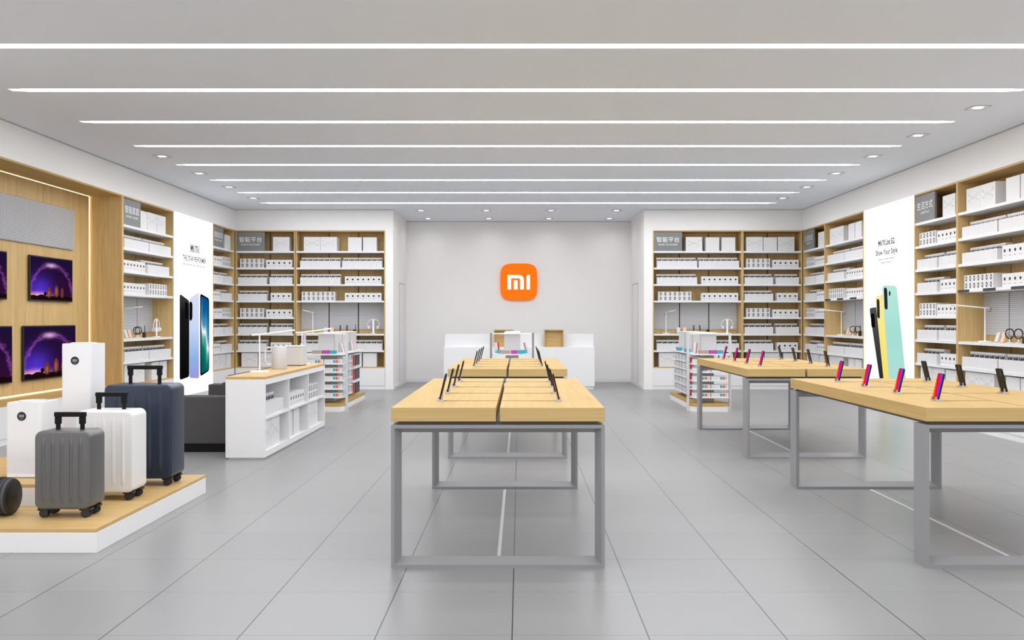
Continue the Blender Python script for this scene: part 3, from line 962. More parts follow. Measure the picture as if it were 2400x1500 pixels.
def television(y0, wd, z0, ht, label):
    t = thing('television', label, 'television', (NX + 0.001, y0, z0), PI / 2, 'television screens on the oak wall')
    MB().box(0, wd, -0.034, -0.012, 0, ht).build('casing', 'black', t, bevel=0.004)
    MB().box(wd * 0.3, wd * 0.7, -0.012, -0.001, ht * 0.3, ht * 0.7).build('bracket', 'apron', t)
    e = 0.016
    sx, sz = wd - 2 * e, ht - 2 * e
    mb = MB()
    mb.poly([(e, -0.0352, e), (wd - e, -0.0352, e), (wd - e, -0.0352, ht - e), (e, -0.0352, ht - e)], 0)
    def P(u, v_, y=-0.0360):
        return (e + u * sx, y, e + v_ * sz)
    g = [(0, 0), (1, 0), (1, 0.085)]
    for k in range(14, -1, -1):
        g.append((k / 14, 0.10 + 0.012 * math.sin(k * 2.3) + (0.02 if 3 <= k <= 4 else 0)))
    mb.poly([P(*q) for q in g], 1)
    for (u, v_, ru, rv, m) in ((0.42, 0.17, 0.055, 0.13, 2), (0.60, 0.21, 0.055, 0.15, 2), (0.74, 0.18, 0.038, 0.13, 2),
                               (0.415, 0.15, 0.030, 0.07, 3), (0.595, 0.20, 0.026, 0.10, 3), (0.33, 0.145, 0.035, 0.05, 1)):
        mb.poly([P(u + ru * math.cos(2 * PI * k / 16), v_ + rv * math.sin(2 * PI * k / 16) * (1.05 if k < 8 else 0.9), -0.0365 if m == 2 else -0.037) for k in range(16)], m)
    mb.build('screen', ['tv_sky', 'tv_ground', 'tv_rock', 'tv_rock_lit'], t)
television(10.69, 1.02, 1.636, 0.577, 'upper television fully in view on the oak wall')
television(10.55, 1.24, 0.632, 0.69, 'lower television fully in view, partly behind the tall air purifier')
television(9.195, 1.02, 1.636, 0.577, 'upper television cut off by the picture edge')
television(9.08, 1.24, 0.632, 0.69, 'lower television cut off by the picture edge')

# ------------------------------------------------------------------ tables
def leg_frame_mesh():
    """A square loop 1.2 wide; its section thickens from 19 mm at both faces to 50 mm in the middle."""
    mb = MB()
    prof = [(0.0, 0.019), (0.074, 0.050), (0.150, 0.019)]
    x0, x1, z0, z1 = 0.0, 1.2, 0.0, 0.804
    rings = []
    for y, th in prof:
        rings.append([(x0 + th, y, z0 + th), (x1 - th, y, z0 + th), (x1 - th, y, z1 - th), (x0 + th, y, z1 - th)])
    outer = [[(x0, y, z0), (x1, y, z0), (x1, y, z1), (x0, y, z1)] for y in (0.0, 0.150)]
    seq = [outer[0]] + rings + [outer[1]]
    i = len(mb.v)
    for r in seq:
        mb.v += r
    n = len(seq)
    for j in range(n):
        jj = (j + 1) % n
        for k in range(4):
            l = (k + 1) % 4
            mb.f.append((i + j * 4 + l, i + j * 4 + k, i + jj * 4 + k, i + jj * 4 + l)); mb.m.append(0)
    return mb.mesh('leg_frame', 'steel')
LEG = leg_frame_mesh()
def tabletop_mesh(a, b_):
    return MB().box(a, b_, 0, 2.4, 0.823, 0.902, 0, 1, 0).mesh('tabletop', ['oak_long', 'oak_end'])
TOPS = (tabletop_mesh(0.0, 0.589), tabletop_mesh(0.611, 1.2))
APRON = MB().box(0.035, 1.165, 0.035, 2.365, 0.8035, 0.8228).mesh('apron', 'apron')
PH_BODY = MB().prism(rrect(-0.0365, 0.0365, 0, 0.158, 0.010), 'x', -0.0043, 0.0043).mesh('body', 'soft_black')
PH_SCREEN = MB().prism(rrect(-0.034, 0.034, 0.003, 0.155, 0.008), 'x', -0.0050, -0.0044).mesh('screen', 'phone')
b = MB()
for s in (-1, 1):
    b.prism(rrect(s * 0.018 - 0.0075, s * 0.018 + 0.0075, 0.104, 0.150, 0.006), 'x', 0.0043, 0.0055, 0)
PH_CAM = MB().prism(rrect(0.008, 0.030, 0.112, 0.150, 0.006), 'x', 0.0043, 0.0058).mesh('camera', 'black')
st = MB().prism(rrect(-0.020, 0.024, -0.038, 0.038, 0.006), 'z', 0, 0.010)
ST_BASE = st.mesh('base', 'silver')
ST_PRONG = MB().box(-0.017, -0.011, -0.005, 0.005, 0.010, 0.026).box(-0.017, 0.010, -0.005, 0.005, 0.0102, 0.012).box(0.004, 0.010, -0.005, 0.005, 0.010, 0.034).mesh('prong', 'silver')
def kid(name, mesh, parent, loc=(0, 0, 0), rot=(0, 0, 0)):
    o = bpy.data.objects.new(name, mesh); COL.objects.link(o); o.parent = parent
    o.location = loc; o.rotation_euler = rot
    return o

def phone_table(x, y, name, label, skip=()):
    t = thing('display_table', label, 'table', (x, y, 0), 0, 'oak phone tables')
    for me in TOPS:
        o = kid('tabletop', me, t)
        md = o.modifiers.new('edge_rounding', 'BEVEL'); md.width = 0.002; md.segments = 1
    kid('apron', APRON, t)
    kid('leg_frame', LEG, t)
    kid('leg_frame', LEG, t, (0, 2.25, 0))
    for side in (-1, 1):
        row = 'left-edge row' if side < 0 else 'right-edge row'
        for i in range(4):
            if (side, i) in skip:
                continue
            loc = (x + 0.6 + side * 0.355, y + 0.385 + 0.532 * i, 0.9022)
            rz = 0.0 if side < 0 else PI
            s = thing('phone_stand', 'small silver stand under %s phone inwards, %s, %s' % (ORD[i], row, name), 'stand', loc, rz, 'phone stands on the oak tables')
            kid('base', ST_BASE, s); kid('prong', ST_PRONG, s, (0, -0.024, 0)); kid('prong', ST_PRONG, s, (0, 0.024, 0))
            MB().tube([(0.020, 0.004, 0.003), (0.12, 0.003, 0.0017), (0.340, 0.0, 0.0017)], 0.0016, 5).build('cable', 'cable', s)
            p = thing('phone', 'upright phone, %s inwards in %s, %s' % (ORD[i], row, name), 'phone', (loc[0], loc[1], loc[2] + 0.0125), rz, 'phones on the oak tables')
            r = (0, 0.235, 0)
            kid('body', PH_BODY, p, (-0.004, 0, 0), r); kid('screen', PH_SCREEN, p, (-0.004, 0, 0), r); kid('camera', PH_CAM, p, (-0.004, 0, 0), r)
    cv = MB().box(-0.011, 0.011, 0, 2.02, 0.0002, 0.004).build('slit_light_strip', 'slit_light', None, (x + 0.6, y + 0.19, 0))  # added strip imitates the line of light falling through the table slit
    tag(cv, 'thin pale strip of painted slit light on the floor under the %s' % name, 'painted light', 'painted light strips under the tables')
phone_table(-0.722, 4.787, 'near centre table', 'oak display table with grey loop legs standing nearest on the central axis')
phone_table(-0.722, 8.570, 'far centre table', 'oak display table with grey loop legs just before the white counter')
phone_table(2.280, 4.787, 'near side table', 'oak display table with grey loop legs cut by the picture edge', ((1, 0),))
phone_table(2.280, 8.570, 'far side table', 'oak display table with grey loop legs before the pastel-phones poster')

# ------------------------------------------------------------------ cash counter and logo
t = thing('cash_counter', 'long white cash counter under the orange logo', 'counter', (-1.525, 17.14, 0))
MB().box(0, 3.03, 0, 0.20, 0.06, 0.847).build('front_panel', 'white', t, bevel=0.002)
MB().box(0.02, 3.01, 0.02, 0.20, 0.0, 0.0595).build('plinth', 'white', t)
MB().box(0.006, 3.024, 0.201, 0.24, 0.0, 1.11).build('upper_panel', 'shelf', t, bevel=0.002)
MB().box(0.02, 3.01, 0.241, 0.80, 0.72, 0.76).build('worktop', 'white', t)
for a in (0.02, 2.97):
    MB().box(a, a + 0.04, 0.241, 0.80, 0.0, 0.7195).build('end_panel', 'white', t)
def oak_frame(x, label):
    t = thing('oak_box', label, 'box', (x, 17.150, 0.8474), 0, 'open oak boxes on the counter')
    Wd, Hh, Dp, k = 0.40, 0.355, 0.11, 0.022
    for a in (0, Wd - k):
        MB().box(a, a + k, 0, Dp, k + 0.0003, Hh - k - 0.0003).build('side_board', 'oak_up', t)
    MB().box(0, Wd, 0, Dp, 0, k).build('bottom_board', 'oak_x', t)
    MB().box(0, Wd, 0, Dp, Hh - k, Hh).build('top_board', 'oak_x', t)
    for z0, z1 in ((k, 0.202), (0.206, Hh - k)):
        MB().box(k + 0.0005, Wd - k - 0.0005, Dp - 0.03, Dp - 0.015, z0 + 0.0005, z1 - 0.0005).build('back_board', 'oak_x', t)
oak_frame(0.487, 'open oak box standing clear on the white counter')
oak_frame(-0.525, 'open oak box on the counter half hidden behind the counter-side gondola')

t = thing('logo_sign', 'orange rounded logo sign with white letters on the back wall', 'sign', (-0.018, YC - 0.002, 2.247))
R_ = 0.413
def squircle(r, n=64, e=4.2):
    out = []
    for k in range(n):
        a = 2 * PI * k / n
        ca, sa = math.cos(a), math.sin(a)
        out.append((r * math.copysign(abs(ca) ** (2 / e), ca), r * math.copysign(abs(sa) ** (2 / e), sa)))
    return out
MB().prism(squircle(R_), 'y', -0.075, -0.03).build('logo_body', 'orange', t, smooth=True)
MB().prism(squircle(R_ * 0.82), 'y', -0.03, -0.001).build('spacer', 'plastic_grey', t)
arch = [(-0.618, -0.41), (-0.42, -0.41), (-0.42, 0.195), (-0.02, 0.195)]
arch += [(-0.02 + 0.09 * math.cos(a), 0.105 + 0.09 * math.sin(a)) for a in [PI / 2 - PI / 2 * k / 6 for k in range(1, 7)]]
arch += [(0.07, -0.41), (0.27, -0.41), (0.27, 0.11)]
arch += [(0.27 - 0.265 + 0.265 * math.cos(a), 0.11 + 0.265 * math.sin(a)) for a in [PI / 2 * k / 8 for k in range(1, 9)]]
arch += [(-0.618, 0.375)]
def sc(p):
    return [(a * R_, b_ * R_) for a, b_ in p]
lm = MB().prism(sc(arch), 'y', -0.085, -0.0755)
lm.prism(sc([(-0.27, -0.41), (-0.07, -0.41), (-0.07, 0.09), (-0.27, 0.09)]), 'y', -0.085, -0.0755)
lm.build('letter', 'logo_white', t)
MB().prism(sc([(0.42, -0.41), (0.604, -0.41), (0.604, 0.375), (0.42, 0.375)]), 'y', -0.085, -0.0755).build('letter', 'logo_white', t)

# ------------------------------------------------------------------ accessory gondolas
b = MB().box(0, 0.262, 0, 0.10, 0, 0.064)
for x0, m in ((0.135, 1), (0.175, 2), (0.208, 3)):
    b.poly([(x0, -0.001, 0.010), (x0 + 0.034, -0.001, 0.010), (x0 + 0.034, -0.001, 0.052), (x0, -0.001, 0.052)], m)
b.poly([(0.015, -0.001, 0.022), (0.10, -0.001, 0.022), (0.10, -0.001, 0.030), (0.015, -0.001, 0.030)], 4)
P_STRIPE = b.mesh('swatch_print_box', ['carton', 'teal', 'coral', 'beige', 'pale_ink'])
b = MB().box(0, 0.115, 0, 0.09, 0, 0.095)
b.poly([(0.038, -0.001, 0.022), (0.076, -0.001, 0.022), (0.066, -0.001, 0.055), (0.048, -0.001, 0.055)], 1)
disc(b, 0.057, 0.064, 0.012, 0.012, -0.001, 1, 10)
P_PLUG = b.mesh('plug_print_box', ['carton', 'grey_ink'])
def card_mesh(mt, wd, ht, dp=0.07):
    return MB().box(0, wd, 0, dp, 0, ht).mesh('card_box', mt)
P_TAUPE, P_MAG, P_TEAL = card_mesh('brown', 0.155, 0.052), card_mesh('magenta', 0.098, 0.054), card_mesh('teal', 0.098, 0.054)
b = MB().box(0, 0.040, 0, 0.035, 0, 0.175)
def hang(mt):
    return MB().box(0, 0.042, 0, 0.018, 0, 0.175).box(0.014, 0.028, 0.006, 0.011, 0.1752, 0.188, 1).mesh('hanging_pack', [mt, 'carton'])
P_HANG = {'red': hang('red'), 'charcoal': hang('charcoal'), 'slate-blue': hang('slate')}
b = MB().box(0, 0.052, 0, 0.016, 0, 0.165).box(0.0522, 0.079, 0, 0.016, 0, 0.165, 1)
P_LEAN = b.mesh('phone_case_pack', ['carton', 'red'])

def gondola(x, y, name, label, low):
    """A double-sided floor stand; its end shelves face the shop front (-y)."""
    L = 1.85
    t = thing('gondola', label, 'display stand', (x, y, 0), 0, 'accessory gondolas')
    out = [(-0.255, -0.15), (0.255, -0.15), (0.303, -0.03), (0.303, 0.03), (0.25, 0.09), (0.25, L + 0.12), (-0.25, L + 0.12), (-0.25, 0.09), (-0.303, 0.03), (-0.303, -0.03)]
    MB().prism(out, 'z', 0.0, 0.075).build('plinth', 'white', t)
    MB().prism([(a * 0.995, c_) for a, c_ in out], 'z', 0.0755, 0.128).build('deck', 'oak_long', t)
    for sx in (-1, 1):
        a = sorted((sx * 0.306, sx * 0.338))
        MB().box(a[0], a[1], -0.02, 0.02, 0.0, 1.195).build('post', 'post_paint' if low else 'steel', t)  # counter-side posts get a darker grey to carry shade on their sides
    for yy in (0.0,):
        MB().box(-0.3055, 0.3055, yy - 0.012, yy + 0.012, 1.176, 1.194).build('top_rail', 'white_metal', t)
    MB().box(-0.122, 0.122, 0.03, L - 0.03, 0.8785, 1.187).build('spine_panel', 'plastic_grey', t, bevel=0.002)
    MB().box(-0.124, 0.124, 0.028, L - 0.028, 1.1875, 1.20).build('spine_cap', 'white_metal', t)
    for sx in (-0.1235, 0.1215):
        for q in (0.034, 0.62, 1.25):
            MB().box(sx, sx + 0.002, q, q + 0.016, 0.8787, 1.186).build('seam_strip', 'joint_dark', t)
    MB().box(-0.10, 0.10, 0.10, L - 0.10, 0.1285, 0.8565).build('core', 'plastic_grey', t)
    end = [(-0.30, -0.022), (-0.27, -0.15), (0.27, -0.15), (0.30, -0.022)]
    MB().prism([(-0.304, -0.022), (-0.28, -0.15), (0.28, -0.15), (0.304, -0.022), (0.304, 0.03), (0.25, 0.08), (0.25, L + 0.1), (-0.25, L + 0.1), (-0.25, 0.08), (-0.304, 0.03)], 'z', 0.857, 0.878).build('top_shelf', 'shelf', t)
    zz = [0.221, 0.348, 0.475, 0.602, 0.730]
    for z in zz:
        MB().prism(end + [(0.30, 0.09), (-0.30, 0.09)], 'z', z - 0.016, z).build('end_shelf', 'shelf', t)
    # goods on top, in front of the spine
    gr = 'small goods on the gondolas'
    def put(nm, me, lx, ly, z, rz, what, cat='box', tilt=None):
        cr, sr = math.cos(rz), math.sin(rz)
        o = good(nm, me, '%s, %s' % (what, name), cat, gr, (x + lx, y + ly, z + 0.0004), rz)
        if tilt: o.rotation_euler = tilt + (0,)
        return o
    put('card_box', P_TAUPE, -0.180, -0.135, 0.878, 0, 'long taupe box at the front of the top shelf')
    put('card_box', P_MAG, -0.012, -0.135, 0.878, 0, 'magenta box at the front of the top shelf')
    put('card_box', P_TEAL, 0.090, -0.135, 0.878, 0, 'teal box at the front of the top shelf')
    if low:
        for i, z in enumerate(zz):
            for j, lx in enumerate((-0.268, 0.006)):
                put('swatch_print_box', P_STRIPE, lx, -0.13, z, 0, '%s colour-swatch box on end shelf %s from top' % (ORD[j], ORD[4 - i]))
    return t, zz, put

# beside the white island
t, zz, put = gondola(-2.978, 13.10, 'island-side gondola', 'white accessory gondola with oak deck standing behind the white island', True)
sh = MB()
for z in zz:
    MB().box(0.124, 0.248, 0.13, 0.85, z - 0.014, z).build('side_shelf', 'shelf', t)
MB().box(0.101, 0.112, 0.10, 1.75, 0.14, 0.85).build('side_back', 'plastic_grey', t)
for i, z in enumerate(zz):
    for j in range(3):
        put('plug_print_box', P_PLUG, 0.238, 0.16 + 0.24 * j, z, PI / 2, '%s white box inwards on side shelf %s from top' % (ORD[j], ORD[4 - i]))
for r, z in enumerate((0.17, 0.40, 0.63)):
    MB().box(0.1125, 0.25, 0.98, 1.62, z + 0.190, z + 0.198).build('hanging_rail', 'white_metal', t)
    for j, c_ in enumerate(('red', 'charcoal', 'charcoal', 'slate-blue')):
        put('hanging_pack', P_HANG[c_], 0.236, 1.02 + 0.15 * j, z, PI / 2, '%s pack, %s inwards on the %s hanging rail' % (c_, ORD[j], ('lowest', 'middle', 'highest')[r]), 'pack')
for j, ly in enumerate((0.36, 1.16)):
    o = put('phone_case_pack', P_LEAN, 0.205, ly, 0.884, PI / 2, 'red-edged white pack leaning on the side, %s inwards' % ORD[j], 'pack')
    o.rotation_euler = (-0.22, 0, PI / 2)
    o = put('phone_case_pack', P_LEAN, 0.205, ly + 0.22, 0.884, PI / 2, 'red-edged white pack leaning on the side, %s inwards' % ORD[j + 2], 'pack')
    o.rotation_euler = (-0.22, 0, PI / 2)

# beside the far table
t, zz, put = gondola(2.905, 13.10, 'table-side gondola', 'white accessory gondola with oak deck standing behind the far side table', True)
for z in zz:
    MB().box(-0.248, -0.124, 0.55, 1.72, z - 0.014, z).build('side_shelf', 'shelf', t)
MB().box(-0.112, -0.101, 0.10, 1.75, 0.14, 0.85).build('side_back', 'plastic_grey', t)
for i, z in enumerate(zz):
    for j in range(4):
        put('plug_print_box', P_PLUG, -0.238, 1.66 - 0.27 * j, z, -PI / 2, '%s white box outwards on side shelf %s from top' % (ORD[j], ORD[4 - i]))
for r, z in enumerate((0.17, 0.40, 0.63)):
    MB().box(-0.25, -0.1125, 0.10, 0.45, z + 0.190, z + 0.198).build('hanging_rail', 'white_metal', t)
    for j in range(1):
        put('hanging_pack', P_HANG['red'], -0.236, 0.30, z, -PI / 2, 'red pack hung %s on the %s hanging rail' % (('singly',)[j], ('lowest', 'middle', 'highest')[r]), 'pack')
for j, (ly, me, c_) in enumerate(((0.55, P_TEAL, 'teal'), (0.66, P_MAG, 'magenta'), (1.25, P_TEAL, 'teal'), (1.36, P_MAG, 'magenta'))):
    put('card_box', me, -0.245, ly + 0.05, 0.878, -PI / 2, '%s box along the top edge, %s inwards' % (c_, ORD[j]))
o = put('phone_case_pack', P_LEAN, -0.250, -0.120, 0.8965, 0, 'white pack leaning beside the taupe box', 'pack')
o.rotation_euler = (0, 0.22, 0.9)

# in front of the counter
t, zz, put = gondola(-0.118, 13.10, 'counter-side gondola', 'white accessory gondola rising behind the far centre table', False)
for j, (lx, rz) in enumerate(((-0.26, 0.5), (0.25, 1.9))):
    o = put('phone_case_pack', P_LEAN, lx, 0.10, 0.884, rz, '%s red-edged white pack rightwards on the top' % ORD[j], 'pack')
    o.rotation_euler = (-0.22, 0, rz)
put('card_box', P_TEAL, -0.235, 0.02, 0.878, 0, 'teal box set back beside the spine')
put('card_box', P_TEAL, 0.135, 0.02, 0.878, 0, 'teal box set back at the far side of the spine')

# ------------------------------------------------------------------ white island with open cubbies
IX0, IX1, IY0, IY1 = -2.937, -2.545, 8.52, 11.15
t = thing('island_cabinet', 'white island cabinet with oak top and open cubbies', 'cabinet', (IX1, IY0, 0), PI / 2)
BAYS['IS'] = ((IX1, IY0, 0), PI / 2, 'white island')
LN, DP = IY1 - IY0, IX1 - IX0
MB().box(0, LN, 0.0, DP, 0.800, 0.827).build('countertop', 'oak_x', t, bevel=0.002)
MB().box(0, LN, 0.002, DP, 0.742, 0.7995).build('top_rail', 'white', t)
for a, b_ in ((0.0, 0.045), (0.905, 0.925), (1.765, 1.785), (LN - 0.03, LN)):
    MB().box(a, b_, 0.002, DP - 0.021, 0.0755, 0.7415).build('upright_panel', 'white', t)
MB().box(0.0, LN, DP - 0.02, DP, 0.0755, 0.7415).build('back_panel', 'white', t)
MB().box(0.0, LN, 0.002, DP, 0.018, 0.075).build('bottom_board', 'white', t)
MB().box(0.02, LN - 0.02, 0.02, DP - 0.02, 0.0, 0.0175).build('plinth', 'white', t)
for a, b_ in ((0.0455, 0.9045), (0.9255, 1.7645), (1.7855, LN - 0.0305)):
    MB().box(a, b_, 0.004, DP - 0.021, 0.390, 0.415).build('shelf_board', 'white', t)
run('IS', 4, 'case', 0.055, 6, 0.415, 'upper cubby, white island')
run('IS', 4, 'lens', 0.935, 7, 0.415, 'upper middle cubby, white island')
run('IS', 4, 'watch', 1.80, 6, 0.415, 'upper far cubby, white island')
for x, kd, what in ((0.06, 'drone', 'first ' + DR + ', lower front cubby'), (0.365, 'drone', 'second ' + DR + ', lower front cubby'),
                    (0.935, 'plain', 'first ' + PL + ', lower middle cubby'), (1.245, 'plain', 'second ' + PL + ', lower middle cubby'),
                    (1.80, 'drone', 'first ' + DR + ', lower far cubby'), (2.10, 'drone', 'second ' + DR + ', lower far cubby')):
    big('IS', 0, kd, x, what, 0.075, 'white island', (0.9, 0.95, 1.06))

def island_lamp(x, y, label):
    t = thing('desk_lamp', label, 'lamp', (x, y, 0.8273), 0, 'desk lamps on the island')
    lamp_parts(t, 0.405, 0.385, 0.085, 0.05, 0.10)
island_lamp(-2.835, 9.30, 'slim white desk lamp at the front end of the island top')
island_lamp(-2.80, 10.98, 'slim white desk lamp at the far end of the island top')
t = thing('kettle', 'white cylindrical jug with loop handle on the island top', 'jug', (-2.775, 9.85, 0.8273))
MB().lathe([(0.083, 0), (0.087, 0.006), (0.087, 0.262), (0.083, 0.268), (0.074, 0.262), (0.074, 0.25)], 40).build('body', 'plastic_grey', t, smooth=True)
MB().tube([(-0.08, 0.0, 0.245), (-0.135, 0, 0.250), (-0.158, 0, 0.236), (-0.162, 0, 0.15), (-0.158, 0, 0.075), (-0.14, 0, 0.055), (-0.08, 0, 0.05)], 0.009, 8).build('handle', 'plastic', t, smooth=True)
t = thing('kitchen_appliance', 'white rounded box-shaped appliance behind the jug on the island', 'appliance', (-2.80, 10.53, 0.8273))
MB().prism(rrect(-0.125, 0.125, 0, 0.235, 0.035), 'z', 0.008, 0.225).build('body', 'plastic_grey', t, bevel=0.006)
MB().prism(rrect(-0.121, 0.121, 0.004, 0.231, 0.034), 'z', 0.2255, 0.248).build('lid', 'plastic_grey', t, bevel=0.008, seg=3)
MB().prism(rrect(-0.11, 0.11, 0.015, 0.22, 0.03), 'z', 0.0, 0.0078).build('foot', 'apron', t)

# ------------------------------------------------------------------ sofa beyond the island
t = thing('sofa', 'dark grey fabric sofa backed against the white island', 'sofa', (-2.955, 8.97, 0), 0)
MB().box(-0.94, -0.002, 0.0, 0.20, 0.09, 0.588).build('armrest', 'sofa', t, bevel=0.012, seg=3)
MB().box(-0.94, -0.002, 1.70, 1.90, 0.09, 0.588).build('armrest', 'sofa', t, bevel=0.012, seg=3)
MB().box(-0.93, -0.20, 0.203, 1.697, 0.09, 0.28).build('seat_base', 'sofa', t, bevel=0.01)
for a in (0.205, 0.952):
    MB().box(-0.93, -0.34, a, a + 0.744, 0.2805, 0.42).build('seat_cushion', 'sofa', t, bevel=0.025, seg=3)
MB().box(-0.195, -0.002, 0.203, 1.697, 0.09, 0.80).build('backrest', 'sofa', t, bevel=0.02, seg=3)
mb = MB().prism([(-0.30, 0.42), (-0.197, 0.42), (-0.197, 0.72), (-0.26, 0.72)], 'y', 0.22, 0.94)
mb.build('back_cushion', 'sofa', t, bevel=0.02, seg=3)
mb = MB().prism([(-0.30, 0.42), (-0.197, 0.42), (-0.197, 0.72), (-0.26, 0.72)], 'y', 0.96, 1.68)
mb.build('back_cushion', 'sofa', t, bevel=0.02, seg=3)
MB().box(-0.91, -0.03, 0.03, 1.87, 0, 0.0895).build('plinth', 'handle', t)

# ------------------------------------------------------------------ luggage platform
PX1, PY0, PY1 = -2.53, 5.10, 6.88
t = thing('display_platform', 'low white display platform with oak top under the suitcases', 'platform', (PX1, PY0, 0))
DXL = -2.1
MB().box(DXL, 0, 0, PY1 - PY0, 0.0, 0.123).build('base', 'white', t, bevel=0.002)
MB().box(DXL, 0, 0, PY1 - PY0, 0.1233, 0.146).build('deck', 'oak_x', t, bevel=0.002)
t2 = thing('riser', 'stepped white riser with oak tops under the two air purifiers', 'platform', (-3.16, 5.72, 0.1463))
MB().box(-1.4, 0, 0, 1.13, 0, 0.122).build('base', 'white', t2)
MB().box(-1.4, 0, 0, 1.13, 0.1223, 0.145).build('deck', 'oak_x', t2)
MB().box(-0.40, 0, 0.62, 1.13, 0.1453, 0.268).build('upper_base', 'white', t2)
MB().box(-0.40, 0, 0.62, 1.13, 0.2683, 0.291).build('upper_deck', 'oak_x', t2)

def purifier(x, y, z, wd, ht, label, dz):
    t = thing('air_purifier', label, 'air purifier', (x, y, z))
    MB().prism(rrect(0, wd, 0, wd, 0.022, 6), 'z', 0.006, ht - 0.012).build('body', 'drilled', t, smooth=True)
    MB().prism(rrect(0.001, wd - 0.001, 0.001, wd - 0.001, 0.022, 6), 'z', ht - 0.0118, ht).build('top_cover', 'plastic', t, smooth=True)
    MB().prism(rrect(0.012, wd - 0.012, 0.012, wd - 0.012, 0.02, 4), 'z', 0.0, 0.0058).build('foot', 'plastic_grey', t)
    ringp = [(wd / 2 + wd * 0.38 * math.cos(2 * PI * k / 32), wd / 2 + wd * 0.38 * math.sin(2 * PI * k / 32), ht + 0.003) for k in range(32)]
    MB().tube(ringp, 0.004, 6, 0, True).build('outlet_ring', 'plastic_grey', t, smooth=True)
    dsp = MB().lathe([(0.031, -0.0012), (0.031, 0.0008)], 28, (wd * 0.46, -0.0012, dz), 'y').build('display', 'black', t)
    dg = MB()
    for k, (a, w_) in enumerate(((-0.016, 0.008), (-0.005, 0.008), (0.007, 0.009))):
        dg.box(wd * 0.46 + a, wd * 0.46 + a + w_, -0.0032, -0.0026, dz - 0.008, dz + 0.012)
    dg.box(wd * 0.46 - 0.008, wd * 0.46 + 0.008, -0.0032, -0.0026, dz - 0.020, dz - 0.016)
    dg.build('digits', 'lit_ink', dsp)
purifier(-3.585, 5.95, 0.2916, 0.245, 0.525, 'short white air purifier with round black display on the lower step', 0.43)
purifier(-3.505, 6.52, 0.4376, 0.232, 0.775, 'tall white air purifier with round black display on the upper step', 0.645)

def suitcase(x, y, z, rz, wd, dp, bh, mat, label, hh):
    """Hard-shell case, front face towards -y, standing on four castors."""
    t = thing('suitcase', label, 'suitcase', (x, y, z), rz, 'hard-shell suitcases on the platform')
    wh = 0.056
    # flat faces with generous corners, soft edges, five raised ribs front and back
    def outline(inset):
        q = rrect(-wd / 2 + inset, wd / 2 - inset, wh + inset, wh + bh - inset, max(0.012, 0.045 - inset), 8)
        return q[::-1]
    E_ = 0.016
    steps = [(E_ * (1 - math.sin(PI / 2 * k / 5)), -dp / 2 + E_ * (1 - math.cos(PI / 2 * k / 5))) for k in range(6)]
    steps += [(i_, -y_) for i_, y_ in steps[::-1]]
    mb = MB()
    mb.loft([[(p[0], y_, p[1]) for p in outline(ins)] for ins, y_ in steps])
    mb.v = [tuple(p) for p in mb.v]
    nw, nl, rw_ = 12, 24, wd * 0.040
    for sgn in (-1, 1):
        for c_ in (-0.330, -0.165, 0.0, 0.165, 0.330):
            i_ = len(mb.v)
            z0, z1 = wh + bh * 0.075, wh + bh * 0.925
            for b_ in range(nl + 1):
                q = b_ / nl
                fade = min(1.0, math.sin(PI * q) * 3.2)
                fade = fade * fade * (3 - 2 * fade)
                for a_ in range(nw + 1):
                    u = -1 + 2 * a_ / nw
                    hgt = 0.0105 * fade * (0.5 * (1 + math.cos(PI * u))) ** 0.8 - 0.0003
                    mb.v.append((c_ * wd + u * rw_, sgn * (dp / 2 + hgt), z0 + (z1 - z0) * q))
            for b_ in range(nl):
                for a_ in range(nw):
                    f_ = (i_ + b_ * (nw + 1) + a_, i_ + b_ * (nw + 1) + a_ + 1, i_ + (b_ + 1) * (nw + 1) + a_ + 1, i_ + (b_ + 1) * (nw + 1) + a_)
                    mb.f.append(f_ if sgn < 0 else f_[::-1]); mb.m.append(0)
    mb.build('shell', mat, t, smooth=True)
    # trolley handle
    hx = wd * 0.22
    top = wh + bh
    for s in (-1, 1):
        hb = MB().box(s * hx - 0.012, s * hx + 0.012, -0.008, 0.008, top - 0.004, top + hh - 0.02)
        hb.box(s * hx - 0.018, s * hx + 0.018, -0.011, 0.011, top + hh - 0.065, top + hh - 0.02)
        hb.build('handle_tube', 'handle', t, bevel=0.002)
    MB().box(-hx - 0.022, hx + 0.022, -0.013, 0.013, top + hh - 0.0195, top + hh + 0.010).build('handle_grip', 'handle', t, bevel=0.004)
    for sx in (-1, 1):
        for sy in (-1, 1):
            cx, cy = sx * (wd / 2 - 0.045), sy * (dp / 2 - 0.045)
            fork = MB().prism(rrect(cx - 0.036, cx + 0.036, cy - 0.03, cy + 0.03, 0.012), 'z', wh - 0.010, wh + 0.004)
            fork.box(cx - 0.016, cx + 0.016, cy - 0.008, cy + 0.008, wh - 0.030, wh - 0.009)
            f = fork.build('castor', 'black', t)
            for s2 in (-1, 1):
                MB().lathe([(0.021, -0.006), (0.0275, -0.004), (0.0275, 0.004), (0.021, 0.006)], 20, (cx, cy + s2 * 0.0155, 0.0276), 'y').build('wheel', 'rubber', f, smooth=True)
    for h in (0.24, 0.72):                           # side feet on the left-hand edge
        MB().box(-wd / 2 - 0.012, -wd / 2 + 0.001, -0.02, 0.02, wh + bh * h - 0.02, wh + bh * h + 0.02).build('side_foot', 'black', t, bevel=0.003)
PZ = 0.1465
suitcase(-2.872, 5.455, PZ, 0.0, 0.352, 0.20, 0.492, 'case_grey', 'small grey ribbed suitcase at the front of the platform', 0.10)
suitcase(-2.862, 5.985, PZ, 0.0, 0.40, 0.225, 0.565, 'case_white', 'middle-sized white ribbed suitcase behind the grey one', 0.108)
suitcase(-2.862, 6.52, PZ, 0.0, 0.505, 0.26, 0.705, 'case_navy', 'large navy blue ribbed suitcase at the back of the platform', 0.128)

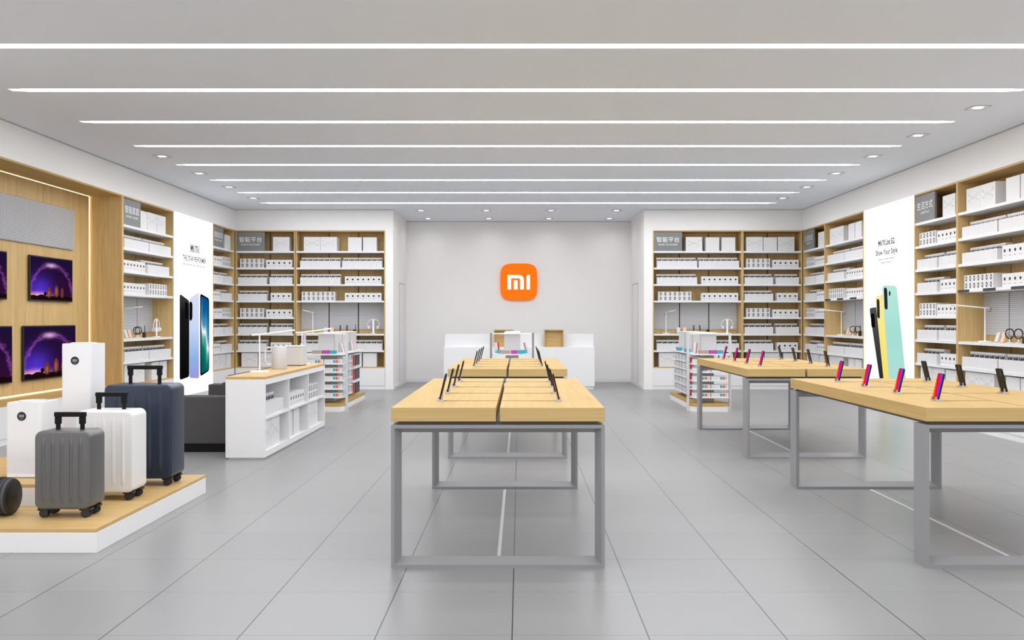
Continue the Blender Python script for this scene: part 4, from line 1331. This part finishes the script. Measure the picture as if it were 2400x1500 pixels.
# self-balancing scooter, one wheel of which shows
t = thing('balance_scooter', 'black balance scooter whose fat tyre shows at the platform front', 'scooter', (-3.283, 5.455, PZ), 0.0)
RW = 0.123
WS = Matrix.Scale(0.955, 4)
turn = Matrix.Translation((0, 0, RW * 0.955 + 0.0008)) @ Matrix.Rotation(0.04, 4, 'Z') @ WS
tp = [(0.100, -0.052), (0.115, -0.046), (0.1225, -0.030)]
for g in (-0.020, 0.0, 0.020):
    tp += [(0.1228, g - 0.006), (0.1185, g - 0.004), (0.1185, g + 0.004), (0.1228, g + 0.006)]
tp += [(0.1225, 0.030), (0.115, 0.046), (0.100, 0.052)]
mb = MB().lathe(tp, 56, (0, 0, 0), 'x')
for k in range(56):                                  # tread blocks
    a = 2 * PI * k / 56
    for (u0, u1, sh_) in ((-0.043, -0.028, 0.0), (0.028, 0.043, 0.5)):
        aa = a + sh_ * 2 * PI / 56
        pts = []
        for u in (u0, u1):
            for da in (-0.028, 0.028):
                rr_ = 0.1232 if abs(u) < 0.03 else 0.1185
                pts.append((u, rr_ * math.cos(aa + da), rr_ * math.sin(aa + da)))
        mb.poly([pts[0], pts[1], pts[3], pts[2]], 1)
for g in (-0.012, 0.012):                           # raised ribs between the grooves, scored across
    for k in range(56):
        a = 2 * PI * k / 56
        mb.poly([(g + u, 0.1236 * math.cos(a + da), 0.1236 * math.sin(a + da)) for u, da in ((-0.004, -0.03), (0.004, -0.05), (0.004, 0.02), (-0.004, 0.04))], 1)
mb.rot(turn).build('tyre', ['rubber', 'tread'], t, smooth=True)
MB().lathe([(0.100, 0.046), (0.099, 0.053), (0.090, 0.056), (0.02, 0.058)], 48, (0, 0, 0), 'x').rot(turn).build('hub_cover', 'black', t, smooth=True)
fd = MB()
fp = [(0.131 * math.cos(a), 0.131 * math.sin(a)) for a in [PI * (0.25 + 0.5 * k / 14) for k in range(15)]]
fp += [(0.126 * math.cos(a), 0.126 * math.sin(a)) for a in [PI * (0.75 - 0.5 * k / 14) for k in range(15)]]
fd.prism(fp, 'x', -0.10, -0.022)
fd.rot(turn).build('fender', 'black', t, smooth=True)
MB().box(-0.21, -0.06, -0.075, 0.075, -0.045, 0.02).rot(turn).build('footboard', 'black', t, bevel=0.015, seg=3)
